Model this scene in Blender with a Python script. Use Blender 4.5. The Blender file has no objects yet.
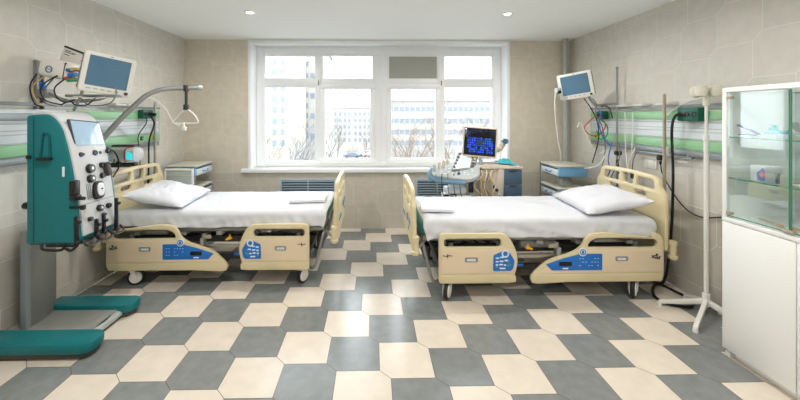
import bpy, bmesh, math, random
from mathutils import Vector, Matrix, noise, Euler
R = random.Random(7)
PI = math.pi
col = bpy.context.scene.collection
H = 1.583                                   # eye height

# ------------------------------------------------------------------ materials
def lin(c):
    return tuple((x/255/12.92 if x/255 <= .04045 else ((x/255+.055)/1.055)**2.4) for x in c)
MATS = {}
def mat(name, rgb, rough=.5, metal=0., var=0., vscale=20., bump=0., bscale=60., emit=0., spec=.5, island=0., coat=0.):
    m = bpy.data.materials.new(name); m.use_nodes = True
    nt = m.node_tree; b = nt.nodes['Principled BSDF']
    c = (*lin(rgb), 1)
    b.inputs['Base Color'].default_value = c
    b.inputs['Roughness'].default_value = rough
    b.inputs['Metallic'].default_value = metal
    b.inputs['Specular IOR Level'].default_value = spec
    b.inputs['Coat Weight'].default_value = coat
    tc = nt.nodes.new('ShaderNodeTexCoord')
    last = None
    if var > 0:
        n = nt.nodes.new('ShaderNodeTexNoise'); n.inputs['Scale'].default_value = vscale; n.inputs['Detail'].default_value = 5
        nt.links.new(tc.outputs['Object'], n.inputs['Vector'])
        r = nt.nodes.new('ShaderNodeMapRange'); r.inputs['From Min'].default_value = .3; r.inputs['From Max'].default_value = .7
        r.inputs['To Min'].default_value = 1-var; r.inputs['To Max'].default_value = 1+var
        nt.links.new(n.outputs['Fac'], r.inputs['Value'])
        last = r.outputs['Result']
    if island > 0:
        g = nt.nodes.new('ShaderNodeNewGeometry')
        r2 = nt.nodes.new('ShaderNodeMapRange'); r2.inputs['To Min'].default_value = 1-island; r2.inputs['To Max'].default_value = 1+island
        nt.links.new(g.outputs['Random Per Island'], r2.inputs['Value'])
        if last is None: last = r2.outputs['Result']
        else:
            mm = nt.nodes.new('ShaderNodeMath'); mm.operation = 'MULTIPLY'
            nt.links.new(last, mm.inputs[0]); nt.links.new(r2.outputs['Result'], mm.inputs[1]); last = mm.outputs[0]
    if last is not None:
        mx = nt.nodes.new('ShaderNodeVectorMath'); mx.operation = 'SCALE'
        mx.inputs[0].default_value = c[:3]
        nt.links.new(last, mx.inputs['Scale']); nt.links.new(mx.outputs[0], b.inputs['Base Color'])
    if bump > 0:
        n = nt.nodes.new('ShaderNodeTexNoise'); n.inputs['Scale'].default_value = bscale; n.inputs['Detail'].default_value = 4
        nt.links.new(tc.outputs['Object'], n.inputs['Vector'])
        bp = nt.nodes.new('ShaderNodeBump'); bp.inputs['Strength'].default_value = bump; bp.inputs['Distance'].default_value = .01
        nt.links.new(n.outputs['Fac'], bp.inputs['Height']); nt.links.new(bp.outputs['Normal'], b.inputs['Normal'])
    if emit > 0:
        b.inputs['Emission Color'].default_value = c; b.inputs['Emission Strength'].default_value = emit
    MATS[name] = m
    return m
def glass(name, tint, gloss=.08, rough=.02, top=.6):
    m = bpy.data.materials.new(name); m.use_nodes = True
    nt = m.node_tree; nt.nodes.clear()
    o = nt.nodes.new('ShaderNodeOutputMaterial'); mx = nt.nodes.new('ShaderNodeMixShader')
    t = nt.nodes.new('ShaderNodeBsdfTransparent'); g = nt.nodes.new('ShaderNodeBsdfGlossy')
    t.inputs['Color'].default_value = (*tint, 1); g.inputs['Roughness'].default_value = rough
    lw = nt.nodes.new('ShaderNodeLayerWeight'); lw.inputs['Blend'].default_value = .35
    mr = nt.nodes.new('ShaderNodeMapRange'); mr.inputs['To Min'].default_value = gloss; mr.inputs['To Max'].default_value = top
    nt.links.new(lw.outputs['Fresnel'], mr.inputs['Value']); nt.links.new(mr.outputs['Result'], mx.inputs['Fac'])
    nt.links.new(t.outputs[0], mx.inputs[1]); nt.links.new(g.outputs[0], mx.inputs[2]); nt.links.new(mx.outputs[0], o.inputs['Surface'])
    MATS[name] = m; return m

mat('floor_beige', (227, 216, 201), .22, var=.05, vscale=9, island=.03)
mat('floor_grey', (132, 136, 135), .22, var=.10, vscale=14, island=.04)
mat('floor_grout', (66, 58, 50), .7)
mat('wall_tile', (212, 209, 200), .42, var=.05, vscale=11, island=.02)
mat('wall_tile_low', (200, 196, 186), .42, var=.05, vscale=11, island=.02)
mat('wall_grout', (238, 238, 232), .8)
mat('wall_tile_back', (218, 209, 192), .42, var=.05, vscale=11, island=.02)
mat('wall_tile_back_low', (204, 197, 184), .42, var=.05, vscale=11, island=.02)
mat('ceiling_white', (249, 251, 251), .8)
mat('white_paint', (246, 248, 250), .35)
mat('window_white', (250, 252, 254), .3)
mat('white_lacquer', (244, 245, 243), .3)
mat('white_metal', (234, 233, 226), .3)
mat('bed_beige', (226, 212, 172), .38, var=.02, vscale=5)
mat('bed_cream', (234, 214, 184), .4)
mat('bed_dark', (62, 62, 60), .5)
mat('bed_grey', (150, 150, 146), .45)
mat('label_blue', (34, 118, 204), .35)
mat('label_white', (232, 238, 244), .4)
mat('label_green', (90, 170, 140), .4)
mat('black', (22, 22, 24), .4)
mat('black_rubber', (34, 34, 36), .6)
mat('steel', (178, 176, 170), .28, metal=.85)
mat('grey_metal', (150, 152, 150), .35, metal=.5)
mat('bar_beige', (176, 164, 142), .35, metal=.35)
mat('sheet_white', (222, 224, 229), .85, bump=.12, bscale=28)
mat('pillow_white', (226, 227, 234), .85, bump=.15, bscale=22)
mat('towel_white', (240, 243, 248), .95, bump=.2, bscale=120)
mat('teal_mattress', (20, 120, 122), .5)
mat('teal', (0, 112, 118), .42, var=.04, vscale=8)
mat('teal_deep', (0, 84, 90), .4)
mat('machine_grey', (196, 198, 200), .4)
mat('base_grey', (140, 142, 136), .45)
mat('post_grey', (122, 124, 118), .45, var=.03)
mat('screen_pale', (150, 176, 196), .12, coat=.5, emit=.25)
mat('screen_blue', (78, 114, 140), .12, coat=.5, emit=.15)
mat('screen_dark', (6, 10, 28), .12, coat=.5)
mat('scan_blue', (14, 70, 200), .3, emit=.8)
mat('scan_dim', (16, 50, 120), .3, emit=.6)
mat('unit_green', (144, 196, 148), .35)
mat('unit_white', (214, 222, 226), .35)
mat('unit_grey', (140, 148, 150), .35, metal=.2)
mat('unit_light', (178, 186, 184), .4)
mat('socket_green', (0, 92, 70), .4)
mat('socket_yellow', (214, 196, 40), .4)
mat('socket_white', (236, 236, 230), .35)
mat('light_blue', (120, 178, 222), .4)
mat('slate_blue', (74, 102, 126), .42)
mat('table_top', (206, 202, 186), .45)
mat('ultra_cream', (212, 200, 184), .42)
mat('ultra_grey', (190, 194, 194), .42)
mat('ultra_blue', (104, 142, 168), .4)
mat('cyan_cloth', (70, 190, 205), .7)
mat('cable_black', (20, 20, 22), .5)
mat('cable_grey', (120, 122, 122), .5)
mat('cable_white', (226, 224, 218), .5)
mat('cable_blue', (40, 110, 190), .5)
mat('cable_green', (30, 140, 80), .5)
mat('cable_red', (190, 50, 40), .5)
mat('cable_tan', (196, 168, 120), .5)
mat('strap_grey', (70, 68, 66), .7)
mat('yellow', (236, 176, 20), .4)
mat('grille_blue', (176, 196, 210), .4)
mat('grille_dark', (70, 84, 98), .6)
mat('blind_grey', (176, 176, 168), .8)
mat('brass', (170, 140, 80), .35, metal=.7)
mat('purple', (86, 66, 150), .4)
mat('pink', (214, 110, 150), .5)
mat('tan_wood', (196, 160, 120), .5)
mat('cyan_display', (60, 205, 215), .3, emit=.6)
mat('cup_clear', (226, 222, 206), .25)
mat('lamp_glow', (255, 250, 240), .5, emit=14)
mat('facade_pale', (150, 143, 132), .9, var=.03)
mat('facade_white', (160, 156, 148), .9)
mat('facade_grey', (144, 142, 138), .9)
mat('far_window', (112, 120, 128), .6)
mat('bark', (100, 84, 70), .9)
mat('bark_grey', (78, 84, 90), .9)
mat('ground_pale', (126, 122, 114), .95, var=.08, vscale=.3)
mat('car_blue', (90, 108, 140), .4)
mat('front_door', (214, 214, 208), .4)
glass('window_glass', (1, 1, 1), .03)
glass('cabinet_glass', (.95, .985, .97), .05, .02, .22)
mat('glass_edge', (70, 140, 118), .2)

# ------------------------------------------------------------------ mesh collector
def rounded(pts, r, n=4):
    """round the corners of a closed outline; r is a number or one per corner"""
    out = []; N = len(pts)
    for i, p in enumerate(pts):
        a = Vector(pts[i-1][:2]); b = Vector(p[:2]); c = Vector(pts[(i+1) % N][:2])
        rr = (r[i] if isinstance(r, (list, tuple)) else r)
        d1 = min(rr, (a-b).length*.48); d2 = min(rr, (c-b).length*.48)
        if d1 < 1e-5 or d2 < 1e-5: out.append(b); continue
        p0 = b+(a-b).normalized()*d1; p2 = b+(c-b).normalized()*d2
        for k in range(n+1):
            t = k/n; out.append(p0*(1-t)**2+b*2*t*(1-t)+p2*t*t)
    return [(v.x, v.y) for v in out]
def rrect(x0, y0, x1, y1, r=.01, n=4):
    return rounded([(x0, y0), (x1, y0), (x1, y1), (x0, y1)], r, n)
def smooth_path(pts, n=6):
    P = [Vector(p) for p in pts]
    if len(P) < 3: return P
    out = []
    for i in range(len(P)-1):
        p0 = P[i-1] if i else P[0]*2-P[1]; p1 = P[i]; p2 = P[i+1]; p3 = P[i+2] if i+2 < len(P) else P[-1]*2-P[-2]
        for k in range(n):
            t = k/n
            out.append(.5*((2*p1)+(p2-p0)*t+(2*p0-5*p1+4*p2-p3)*t*t+(3*p1-p0-3*p2+p3)*t**3))
    out.append(P[-1]); return out

class MB:
    def __init__(s, M=None):
        s.bm = bmesh.new(); s.M = M or Matrix.Identity(4)
    def _add(s, bm, M=None):
        me = bpy.data.meshes.new('t'); bm.to_mesh(me); bm.free()
        me.transform(s.M @ (M or Matrix.Identity(4))); s.bm.from_mesh(me); bpy.data.meshes.remove(me); return s
    def box(s, x0, x1, y0, y1, z0, z1, bev=0., seg=2, M=None):
        bm = bmesh.new(); bmesh.ops.create_cube(bm, size=1)
        bmesh.ops.scale(bm, vec=(abs(x1-x0), abs(y1-y0), abs(z1-z0)), verts=bm.verts)
        bmesh.ops.translate(bm, vec=((x0+x1)/2, (y0+y1)/2, (z0+z1)/2), verts=bm.verts)
        if bev > 0:
            bev = min(bev, .49*min(abs(x1-x0), abs(y1-y0), abs(z1-z0)))
            bmesh.ops.bevel(bm, geom=list(bm.edges), offset=bev, segments=seg, affect='EDGES', profile=.5)
        return s._add(bm, M)
    def cyl(s, p0, p1, r0, r1=None, seg=20, bev=0.):
        r1 = r0 if r1 is None else r1
        p0 = Vector(p0); p1 = Vector(p1); d = p1-p0
        bm = bmesh.new(); bmesh.ops.create_cone(bm, cap_ends=True, segments=seg, radius1=r0, radius2=r1, depth=d.length)
        if bev > 0:
            bmesh.ops.bevel(bm, geom=[e for e in bm.edges if any(len(f.verts) > 4 for f in e.link_faces)], offset=bev, segments=2, affect='EDGES', profile=.5)
        q = d.to_track_quat('Z', 'Y').to_matrix().to_4x4()
        return s._add(bm, Matrix.Translation((p0+p1)/2) @ q)
    def sph(s, c, r, sc=(1, 1, 1), seg=16, M=None):
        bm = bmesh.new(); bmesh.ops.create_uvsphere(bm, u_segments=seg, v_segments=seg//2+2, radius=r)
        bmesh.ops.scale(bm, vec=sc, verts=bm.verts); bmesh.ops.translate(bm, vec=c, verts=bm.verts)
        return s._add(bm, M)
    def tube(s, pts, r, seg=8, n=6, closed=False, taper=None):
        P = smooth_path(pts, n) if n > 1 else [Vector(p) for p in pts]
        bm = bmesh.new(); rings = []; up = None
        for i, p in enumerate(P):
            a = P[max(i-1, 0)]; b = P[min(i+1, len(P)-1)]; t = (b-a)
            if t.length < 1e-7: t = Vector((0, 0, 1))
            t.normalize()
            if up is None: up = t.orthogonal().normalized()
            up = (up-t*up.dot(t)); up = up.normalized() if up.length > 1e-6 else t.orthogonal().normalized()
            w = t.cross(up); rr = r if taper is None else r+(taper-r)*i/(len(P)-1)
            rings.append([bm.verts.new(p+(up*math.cos(2*PI*k/seg)+w*math.sin(2*PI*k/seg))*rr) for k in range(seg)])
        for A, B in zip(rings, rings[1:]):
            for k in range(seg): bm.faces.new((A[k], A[(k+1) % seg], B[(k+1) % seg], B[k]))
        bm.faces.new(rings[0][::-1]); bm.faces.new(rings[-1])
        return s._add(bm)
    def lathe(s, prof, c=(0, 0, 0), M=None, seg=24):
        bm = bmesh.new(); rings = []
        for r, z in prof:
            rings.append([bm.verts.new((r*math.cos(2*PI*k/seg), r*math.sin(2*PI*k/seg), z)) for k in range(seg)] if r > 1e-6 else [bm.verts.new((0, 0, z))])
        for A, B in zip(rings, rings[1:]):
            for k in range(seg):
                k2 = (k+1) % seg
                if len(A) == 1 and len(B) == 1: continue
                if len(A) == 1: bm.faces.new((A[0], B[k], B[k2]))
                elif len(B) == 1: bm.faces.new((A[k], A[k2], B[0]))
                else: bm.faces.new((A[k], A[k2], B[k2], B[k]))
        bmesh.ops.recalc_face_normals(bm, faces=bm.faces)
        return s._add(bm, Matrix.Translation(c) @ (M or Matrix.Identity(4)))
    def plate(s, outer, holes=(), t=.02, bev=.003, M=None):
        """filled outline in local XY, thickness t centred on Z, rounded rim"""
        cu = bpy.data.curves.new('t', 'CURVE'); cu.dimensions = '2D'; cu.fill_mode = 'BOTH'
        cu.extrude = max(t/2-bev, 1e-4); cu.bevel_depth = bev; cu.bevel_resolution = 1; cu.offset = -bev
        for loop in [outer]+list(holes):
            sp = cu.splines.new('POLY'); sp.points.add(len(loop)-1)
            for q, p in zip(sp.points, loop): q.co = (p[0], p[1], 0, 1)
            sp.use_cyclic_u = True
        ob = bpy.data.objects.new('t', cu); me = bpy.data.meshes.new_from_object(ob)
        bpy.data.objects.remove(ob); bpy.data.curves.remove(cu)
        bm = bmesh.new(); bm.from_mesh(me); bpy.data.meshes.remove(me)
        bmesh.ops.remove_doubles(bm, verts=bm.verts, dist=1e-5)
        return s._add(bm, M)
    def grid(s, f, nu, nv):
        bm = bmesh.new(); V = [[bm.verts.new(f(i/nu, j/nv)) for j in range(nv+1)] for i in range(nu+1)]
        for i in range(nu):
            for j in range(nv): bm.faces.new((V[i][j], V[i+1][j], V[i+1][j+1], V[i][j+1]))
        return s._add(bm)
    def poly(s, pts, h=None):
        bm = bmesh.new(); f = bm.faces.new([bm.verts.new(p) for p in pts])
        if h:
            r = bmesh.ops.extrude_face_region(bm, geom=[f]); bmesh.ops.translate(bm, vec=h, verts=[v for v in r['geom'] if isinstance(v, bmesh.types.BMVert)])
            bmesh.ops.recalc_face_normals(bm, faces=bm.faces)
        return s._add(bm)
    def build(s, name, m, parent=None, smooth=35, origin=None):
        me = bpy.data.meshes.new(name)
        if parent is not None:
            inv = parent.get('_inv')
            W = world_of(parent).inverted(); bmesh.ops.transform(s.bm, matrix=W, verts=s.bm.verts)
            loc = Vector((0, 0, 0))
        else:
            zs = [v.co for v in s.bm.verts]
            lo = Vector((min(v.x for v in zs), min(v.y for v in zs), min(v.z for v in zs))); hi = Vector((max(v.x for v in zs), max(v.y for v in zs), max(v.z for v in zs)))
            loc = Vector(((lo.x+hi.x)/2, (lo.y+hi.y)/2, lo.z)) if origin is None else Vector(origin)
            bmesh.ops.translate(s.bm, vec=-loc, verts=s.bm.verts)
        s.bm.normal_update(); s.bm.to_mesh(me); s.bm.free()
        ms = m if isinstance(m, (list, tuple)) else [m]
        for x in ms: me.materials.append(MATS[x])
        if smooth:
            me.shade_smooth(); me.set_sharp_from_angle(angle=math.radians(smooth))
        o = bpy.data.objects.new(name, me); col.objects.link(o); o.location = loc
        if parent is not None: o.parent = parent
        return o
def world_of(o):
    M = Matrix.LocRotScale(o.location, o.rotation_euler, o.scale)
    while o.parent is not None:
        o = o.parent; M = Matrix.LocRotScale(o.location, o.rotation_euler, o.scale) @ M
    return M
def thing(name, label, cat, loc=(0, 0, 0), rz=0, group=None):
    o = bpy.data.objects.new(name, None); col.objects.link(o); o.empty_display_size = .1
    o.location = loc; o.rotation_euler = (0, 0, rz); o['label'] = label; o['category'] = cat
    if group: o['group'] = group
    return o
def tag(o, label, cat, group=None, kind=None):
    o['label'] = label; o['category'] = cat
    if group: o['group'] = group
    if kind: o['kind'] = kind
    return o
def struct(o):
    o['kind'] = 'structure'; return o
def kids(o): return [c for c in bpy.data.objects if c.parent is o]
def copy_tree(o, parent=None):
    c = o.copy(); col.objects.link(c)
    if parent is not None: c.parent = parent
    for ch in kids(o): copy_tree(ch, c)
    return c
def T(x, y, z): return Matrix.Translation((x, y, z))
def RX(a): return Matrix.Rotation(a, 4, 'X')
def RY(a): return Matrix.Rotation(a, 4, 'Y')
def RZ(a): return Matrix.Rotation(a, 4, 'Z')
def basis(o, ex, ey, ez):
    M = Matrix.Identity(4)
    for k, e in enumerate((ex, ey, ez)):
        e = Vector(e).normalized()
        for r in range(3): M[r][k] = e[r]
    for r in range(3): M[r][3] = o[r]
    return M

# ------------------------------------------------------------------ room shell
XL, XR, YB, YF, ZC = -2.615, 2.80, 4.93, -2.2, 2.651
P_, C_ = .2683, .0679
def hexes(u0, u1, v0, v1, ou, ov, flip=1):
    """six-sided tiles (a square with two opposite corners cut) that cover a rectangle"""
    out = []; s = P_+C_
    for i in range(-40, 60):
        for j in range(-40, 60):
            u = ou+i*s+j*C_; v = ov-i*C_-j*s
            if u > u1+s or u < u0-2*s or v < v0-s or v > v1+2*s: continue
            pts = [(0, 0), (P_, 0), (P_+C_, -C_), (P_+C_, -C_-P_), (C_, -C_-P_), (0, -P_)]
            out.append((i, j, [(u+a, v+b) for a, b in pts]))
    return out
def clip(poly, axis, val, keep_less):
    out = []; n = len(poly)
    for k in range(n):
        a, b = poly[k], poly[(k+1) % n]
        ia = (a[axis] <= val) if keep_less else (a[axis] >= val); ib = (b[axis] <= val) if keep_less else (b[axis] >= val)
        if ia: out.append(a)
        if ia != ib:
            t = (val-a[axis])/(b[axis]-a[axis]); out.append((a[0]+t*(b[0]-a[0]), a[1]+t*(b[1]-a[1])))
    return out
def clip_rect(poly, r):
    for ax, v, k in ((0, r[0], False), (0, r[1], True), (1, r[2], False), (1, r[3], True)):
        poly = clip(poly, ax, v, k)
        if len(poly) < 3: return None
    return poly
def shrink(poly, g):
    c = Vector((sum(p[0] for p in poly)/len(poly), sum(p[1] for p in poly)/len(poly)))
    n = len(poly); out = []
    # offset each edge inward
    area = sum(poly[k][0]*poly[(k+1) % n][1]-poly[(k+1) % n][0]*poly[k][1] for k in range(n))
    sg = 1 if area > 0 else -1
    P = [Vector(p) for p in poly]
    keep = [k for k in range(n) if (P[k]-P[(k+1) % n]).length > 1e-4]; P = [P[k] for k in keep]; n = len(P)
    if n < 3: return None
    for k in range(n):
        a, b, d = P[k-1], P[k], P[(k+1) % n]
        e1 = (b-a).normalized(); e2 = (d-b).normalized()
        n1 = Vector((-e1.y, e1.x))*sg; n2 = Vector((-e2.y, e2.x))*sg
        m = n1+n2
        if m.length < 1e-3: return None
        m.normalize(); q = b+m*(g/max(m.dot(n1), .35)); out.append((q.x, q.y))
    return out
def tiled(name, rects, place, mats, ou, ov, g=.0017, colour=None, gap=.0006, thick=.12):
    """grout slab + tiles; place(u, v, w) -> world point, w = height above the surface"""
    mb = MB(); bm = mb.bm
    for r in rects:                           # the slab behind
        c = [(r[0], r[2]), (r[1], r[2]), (r[1], r[3]), (r[0], r[3])]
        A = [bm.verts.new(place(u, v, 0)) for u, v in c]; B = [bm.verts.new(place(u, v, -thick)) for u, v in c]
        f = [bm.faces.new(A), bm.faces.new(B[::-1])]+[bm.faces.new((A[k], B[k], B[(k+1) % 4], A[(k+1) % 4])) for k in range(4)]
        for x in f: x.material_index = 0
    u0 = min(r[0] for r in rects); u1 = max(r[1] for r in rects); v0 = min(r[2] for r in rects); v1 = max(r[3] for r in rects)
    for i, j, poly in hexes(u0, u1, v0, v1, ou, ov):
        for r in rects:
            q = clip_rect(poly, r)
            if not q: continue
            q = shrink(q, g)
            if not q: continue
            f = bm.faces.new([bm.verts.new(place(u, v, gap)) for u, v in q])
            f.material_index = colour(i, j, q) if colour else 1
    bmesh.ops.recalc_face_normals(bm, faces=bm.faces)
    # tiles must face the room
    nrm = (Vector(place(0, 0, 1))-Vector(place(0, 0, 0))).normalized()
    for f in bm.faces:
        if len(f.edges) and f.material_index > 0 and f.normal.dot(nrm) < 0: f.normal_flip()
    return struct(mb.build(name, mats, smooth=0, origin=place(rects[0][0], rects[0][2], 0)))
tiled('floor', [(XL, XR, YF, YB)], lambda u, v, w: (u, v, w-.0006), ['floor_grout', 'floor_beige', 'floor_grey'], -.8993, 2.3207,
      g=.0016, colour=lambda i, j, q: 1 if (i+j) % 2 == 0 else 2)
BAND = .79
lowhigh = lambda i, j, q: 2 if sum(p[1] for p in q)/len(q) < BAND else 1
wm = ['wall_grout', 'wall_tile', 'wall_tile_low']
WX0, WX1, WZ0, WZ1 = -1.70, 1.895, .845, 2.60        # window opening
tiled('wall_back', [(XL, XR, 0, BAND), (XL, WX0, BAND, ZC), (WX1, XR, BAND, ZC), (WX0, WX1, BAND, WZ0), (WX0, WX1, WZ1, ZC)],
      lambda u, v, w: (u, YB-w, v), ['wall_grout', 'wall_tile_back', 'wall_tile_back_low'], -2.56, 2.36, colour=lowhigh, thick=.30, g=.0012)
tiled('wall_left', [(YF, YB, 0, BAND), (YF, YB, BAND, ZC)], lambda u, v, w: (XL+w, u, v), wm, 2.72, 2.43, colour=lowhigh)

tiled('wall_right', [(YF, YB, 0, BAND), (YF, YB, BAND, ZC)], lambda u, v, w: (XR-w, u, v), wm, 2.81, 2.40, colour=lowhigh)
struct(MB().box(XL, XR, YF-.1, YF, 0, ZC).build('wall_front', 'wall_tile', smooth=0))
struct(MB().box(XL-.1, XR+.1, YF-.1, YB+.3, ZC, ZC+.12).build('ceiling', 'ceiling_white', smooth=0))
# ceiling edge profile against the window wall
struct(MB().box(XL, XR, YB-.012, YB, ZC-.012, ZC).build('trim_1', 'ceiling_white', smooth=0))

# ---- window
YW = 5.17                                            # frame plane
def rect_frame(mb, x0, x1, z0, z1, w, y0, y1, b=.006):
    mb.box(x0, x1, y0, y1, z0, z0+w, b); mb.box(x0, x1, y0, y1, z1-w, z1, b)
    mb.box(x0, x0+w, y0, y1, z0+w, z1-w, b); mb.box(x1-w, x1, y0, y1, z0+w, z1-w, b)
win = bpy.data.objects.new('window_1', None); col.objects.link(win); win.location = (.1, YW, WZ0); struct(win)
mb = MB()
mb.box(WX0, -1.60, YB+.006, YW+.05, WZ0, WZ1, 0); mb.box(1.795, WX1, YB+.006, YW+.05, WZ0, WZ1, 0)   # reveals
mb.box(-1.60, 1.795, YW-.03, YW+.05, 2.545, WZ1, 0)
mb.M = Matrix.Identity(4)
MBR = MB()
for a, b in ((WX0, WX0+.012), (WX1-.012, WX1)): MBR.box(a, b, YB-.004, YW+.05, WZ0, WZ1, 0)
MBR.box(WX0, WX1, YB-.004, YW+.05, WZ1-.012, WZ1, 0)
MBR.box(WX0-.035, WX0+.004, YB-.016, YB-.002, WZ0-.02, WZ1+.018, .004)
MBR.box(WX1-.004, WX1+.035, YB-.016, YB-.002, WZ0-.02, WZ1+.018, .004)
MBR.box(WX0-.035, WX1+.035, YB-.016, YB-.002, WZ1, WZ1+.03, .004)
MBR.build('window_reveal', 'white_paint', win)
mb = MB()
y0, y1 = YW-.03, YW+.04
mb.box(WX0+.012, -1.575, y0, y1, WZ0, WZ1-.012, .004); mb.box(1.76, WX1-.012, y0, y1, WZ0, WZ1-.012, .004)
mb.box(-1.575, 1.76, y0, y1, 2.46, WZ1-.012, .004); mb.box(-1.575, 1.76, y0, y1, WZ0, .915, .004)
mb.box(-1.575, 1.76, y0, y1, 2.005, 2.115, .004)
mb.box(-.835, -.74, y0-.004, y1+.002, .913, 2.462, .003); mb.box(.0, .226, y0-.004, y1+.002, .913, 2.462, .003); mb.box(.951, 1.045, y0-.004, y1+.002, .913, 2.462, .003)
mb.box(WX0+.012, WX1-.012, y0-.014, y0-.001, 2.535, 2.55, .003)
mb.box(.105, .12, y0-.012, y0-.001, .86, 2.53, .003)
mb.build('window_frame', 'window_white', win)
for k, (x0, x1, z0, z1) in enumerate(((-1.575, -.835, 2.115, 2.46), (-.74, 0, 2.115, 2.46), (.226, .951, 2.115, 2.46), (1.045, 1.76, 2.115, 2.46), (-1.575, -.835, .915, 2.005), (1.045, 1.76, .915, 2.005))):
    f = MB(); rect_frame(f, x0-.004, x1+.004, z0-.004, z1+.004, .016, YW-.015, YW+.02, .003); fo = f.build('glazing_bead', 'window_white', win)
    if k == 2: MB().box(x0, x1, YW+.004, YW+.012, z0, z1).build('opaque_panel', 'blind_grey', win)
    else: MB().box(x0, x1, YW+.004, YW+.008, z0, z1).build('pane', 'window_glass', win)
for x0, x1, hx in ((-.77, .03, -.012), (.195, .985, .215)):
    f = MB(); rect_frame(f, x0, x1, .885, 2.04, .075, YW-.05, YW+.0, .008); so = f.build('sash', 'window_white', win)
    MB().box(x0+.07, x1-.07, YW-.024, YW-.02, .95, 1.97).build('pane', 'window_glass', so)
    h = MB(); h.cyl((hx, YW-.05, 1.33), (hx, YW-.075, 1.33), .012); h.box(hx-.008, hx+.008, YW-.09, YW-.072, 1.315, 1.42, .004)
    h.build('window_handle', 'window_white', so)
for x in (-.79, 1.0):
    MB().cyl((x, YW-.055, 2.02), (x, YW-.055, 2.09), .008).build('window_hinge', 'brass', win)
ws = MB(); ws.box(WX0-.12, WX1+.12, YB-.05, YW-.02, WZ0-.055, WZ0, .008)
struct(ws.build('window_sill', 'white_paint', win))

# ---- heating riser in the corner
tag(MB().cyl((2.685, 4.86, 0), (2.685, 4.86, ZC), .034, seg=20).build('riser_pipe', 'unit_light'), 'pale grey vertical pipe running floor to ceiling in the room corner', 'pipe')

# ---- vent grilles below the window
def grille(x0, x1, z0, z1, label):
    t = thing('vent_grille', label, 'vent grille', ((x0+x1)/2, YB, z0), group='vent grilles under the window')
    f = MB(); rect_frame(f, x0, x1, z0, z1, .022, YB-.022, YB-.002, .003); f.build('frame', 'grille_blue', t)
    MB().box(x0+.02, x1-.02, YB-.004, YB-.002, z0+.02, z1-.02).build('backing', 'grille_dark', t)
    n = 7; m = MB()
    for k in range(n):
        z = z0+.035+(z1-z0-.07)*k/(n-1)
        m.box(-(x1-x0)/2+.02, (x1-x0)/2-.02, -.010, .010, -.0035, .0035, M=T((x0+x1)/2, YB-.014, z) @ RX(math.radians(-40)))
    m.build('louvre', 'grille_blue', t)
    MB().box((x0+x1)/2-.006, (x0+x1)/2+.006, YB-.024, YB-.006, z0+.02, z1-.02).build('divider', 'grille_blue', t)
grille(-1.29, -.52, .42, .70, 'blue grey louvred vent grille behind the bed by the teal machine')
grille(.60, 1.20, .42, .70, 'blue grey louvred vent grille behind the ultrasound machine')

# ---- ceiling downlights
LP = [(-1.27, 3.66), (1.41, 3.66), (-1.27, 1.6), (1.41, 1.6), (-1.27, -.5), (1.41, -.5)]  # only the first row is seen; the nearer rows are added for foreground light
LL = ['round recessed downlight above the bed by the teal machine', 'round recessed downlight above the ultrasound machine side of the room'] + ['round recessed downlight in the ceiling over the open end of the room']*4
for k, (x, y) in enumerate(LP):
    t = thing('downlight', LL[k], 'ceiling light', (x, y, ZC), group='recessed downlights' if k < 2 else 'near recessed downlights')
    MB().lathe([(.034, -.001), (.052, -.001), (.052, -.007), (.046, -.010), (.036, -.006), (.034, -.001)], (x, y, ZC)).build('ring', 'white_paint', t)
    MB().cyl((x, y, ZC-.0045), (x, y, ZC-.001), .034, seg=24).build('lamp_lens', 'lamp_glow', t)
    L = bpy.data.lights.new('downlight_lamp', 'AREA'); L.shape = 'DISK'; L.size = .10; L.energy = 15 if k < 2 else 18.5; L.color = (1, .965, .925); L.spread = math.radians(170)
    lo = bpy.data.objects.new('downlight_lamp', L); col.objects.link(lo); lo.location = (0, 0, -.02); lo.parent = t

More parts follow.
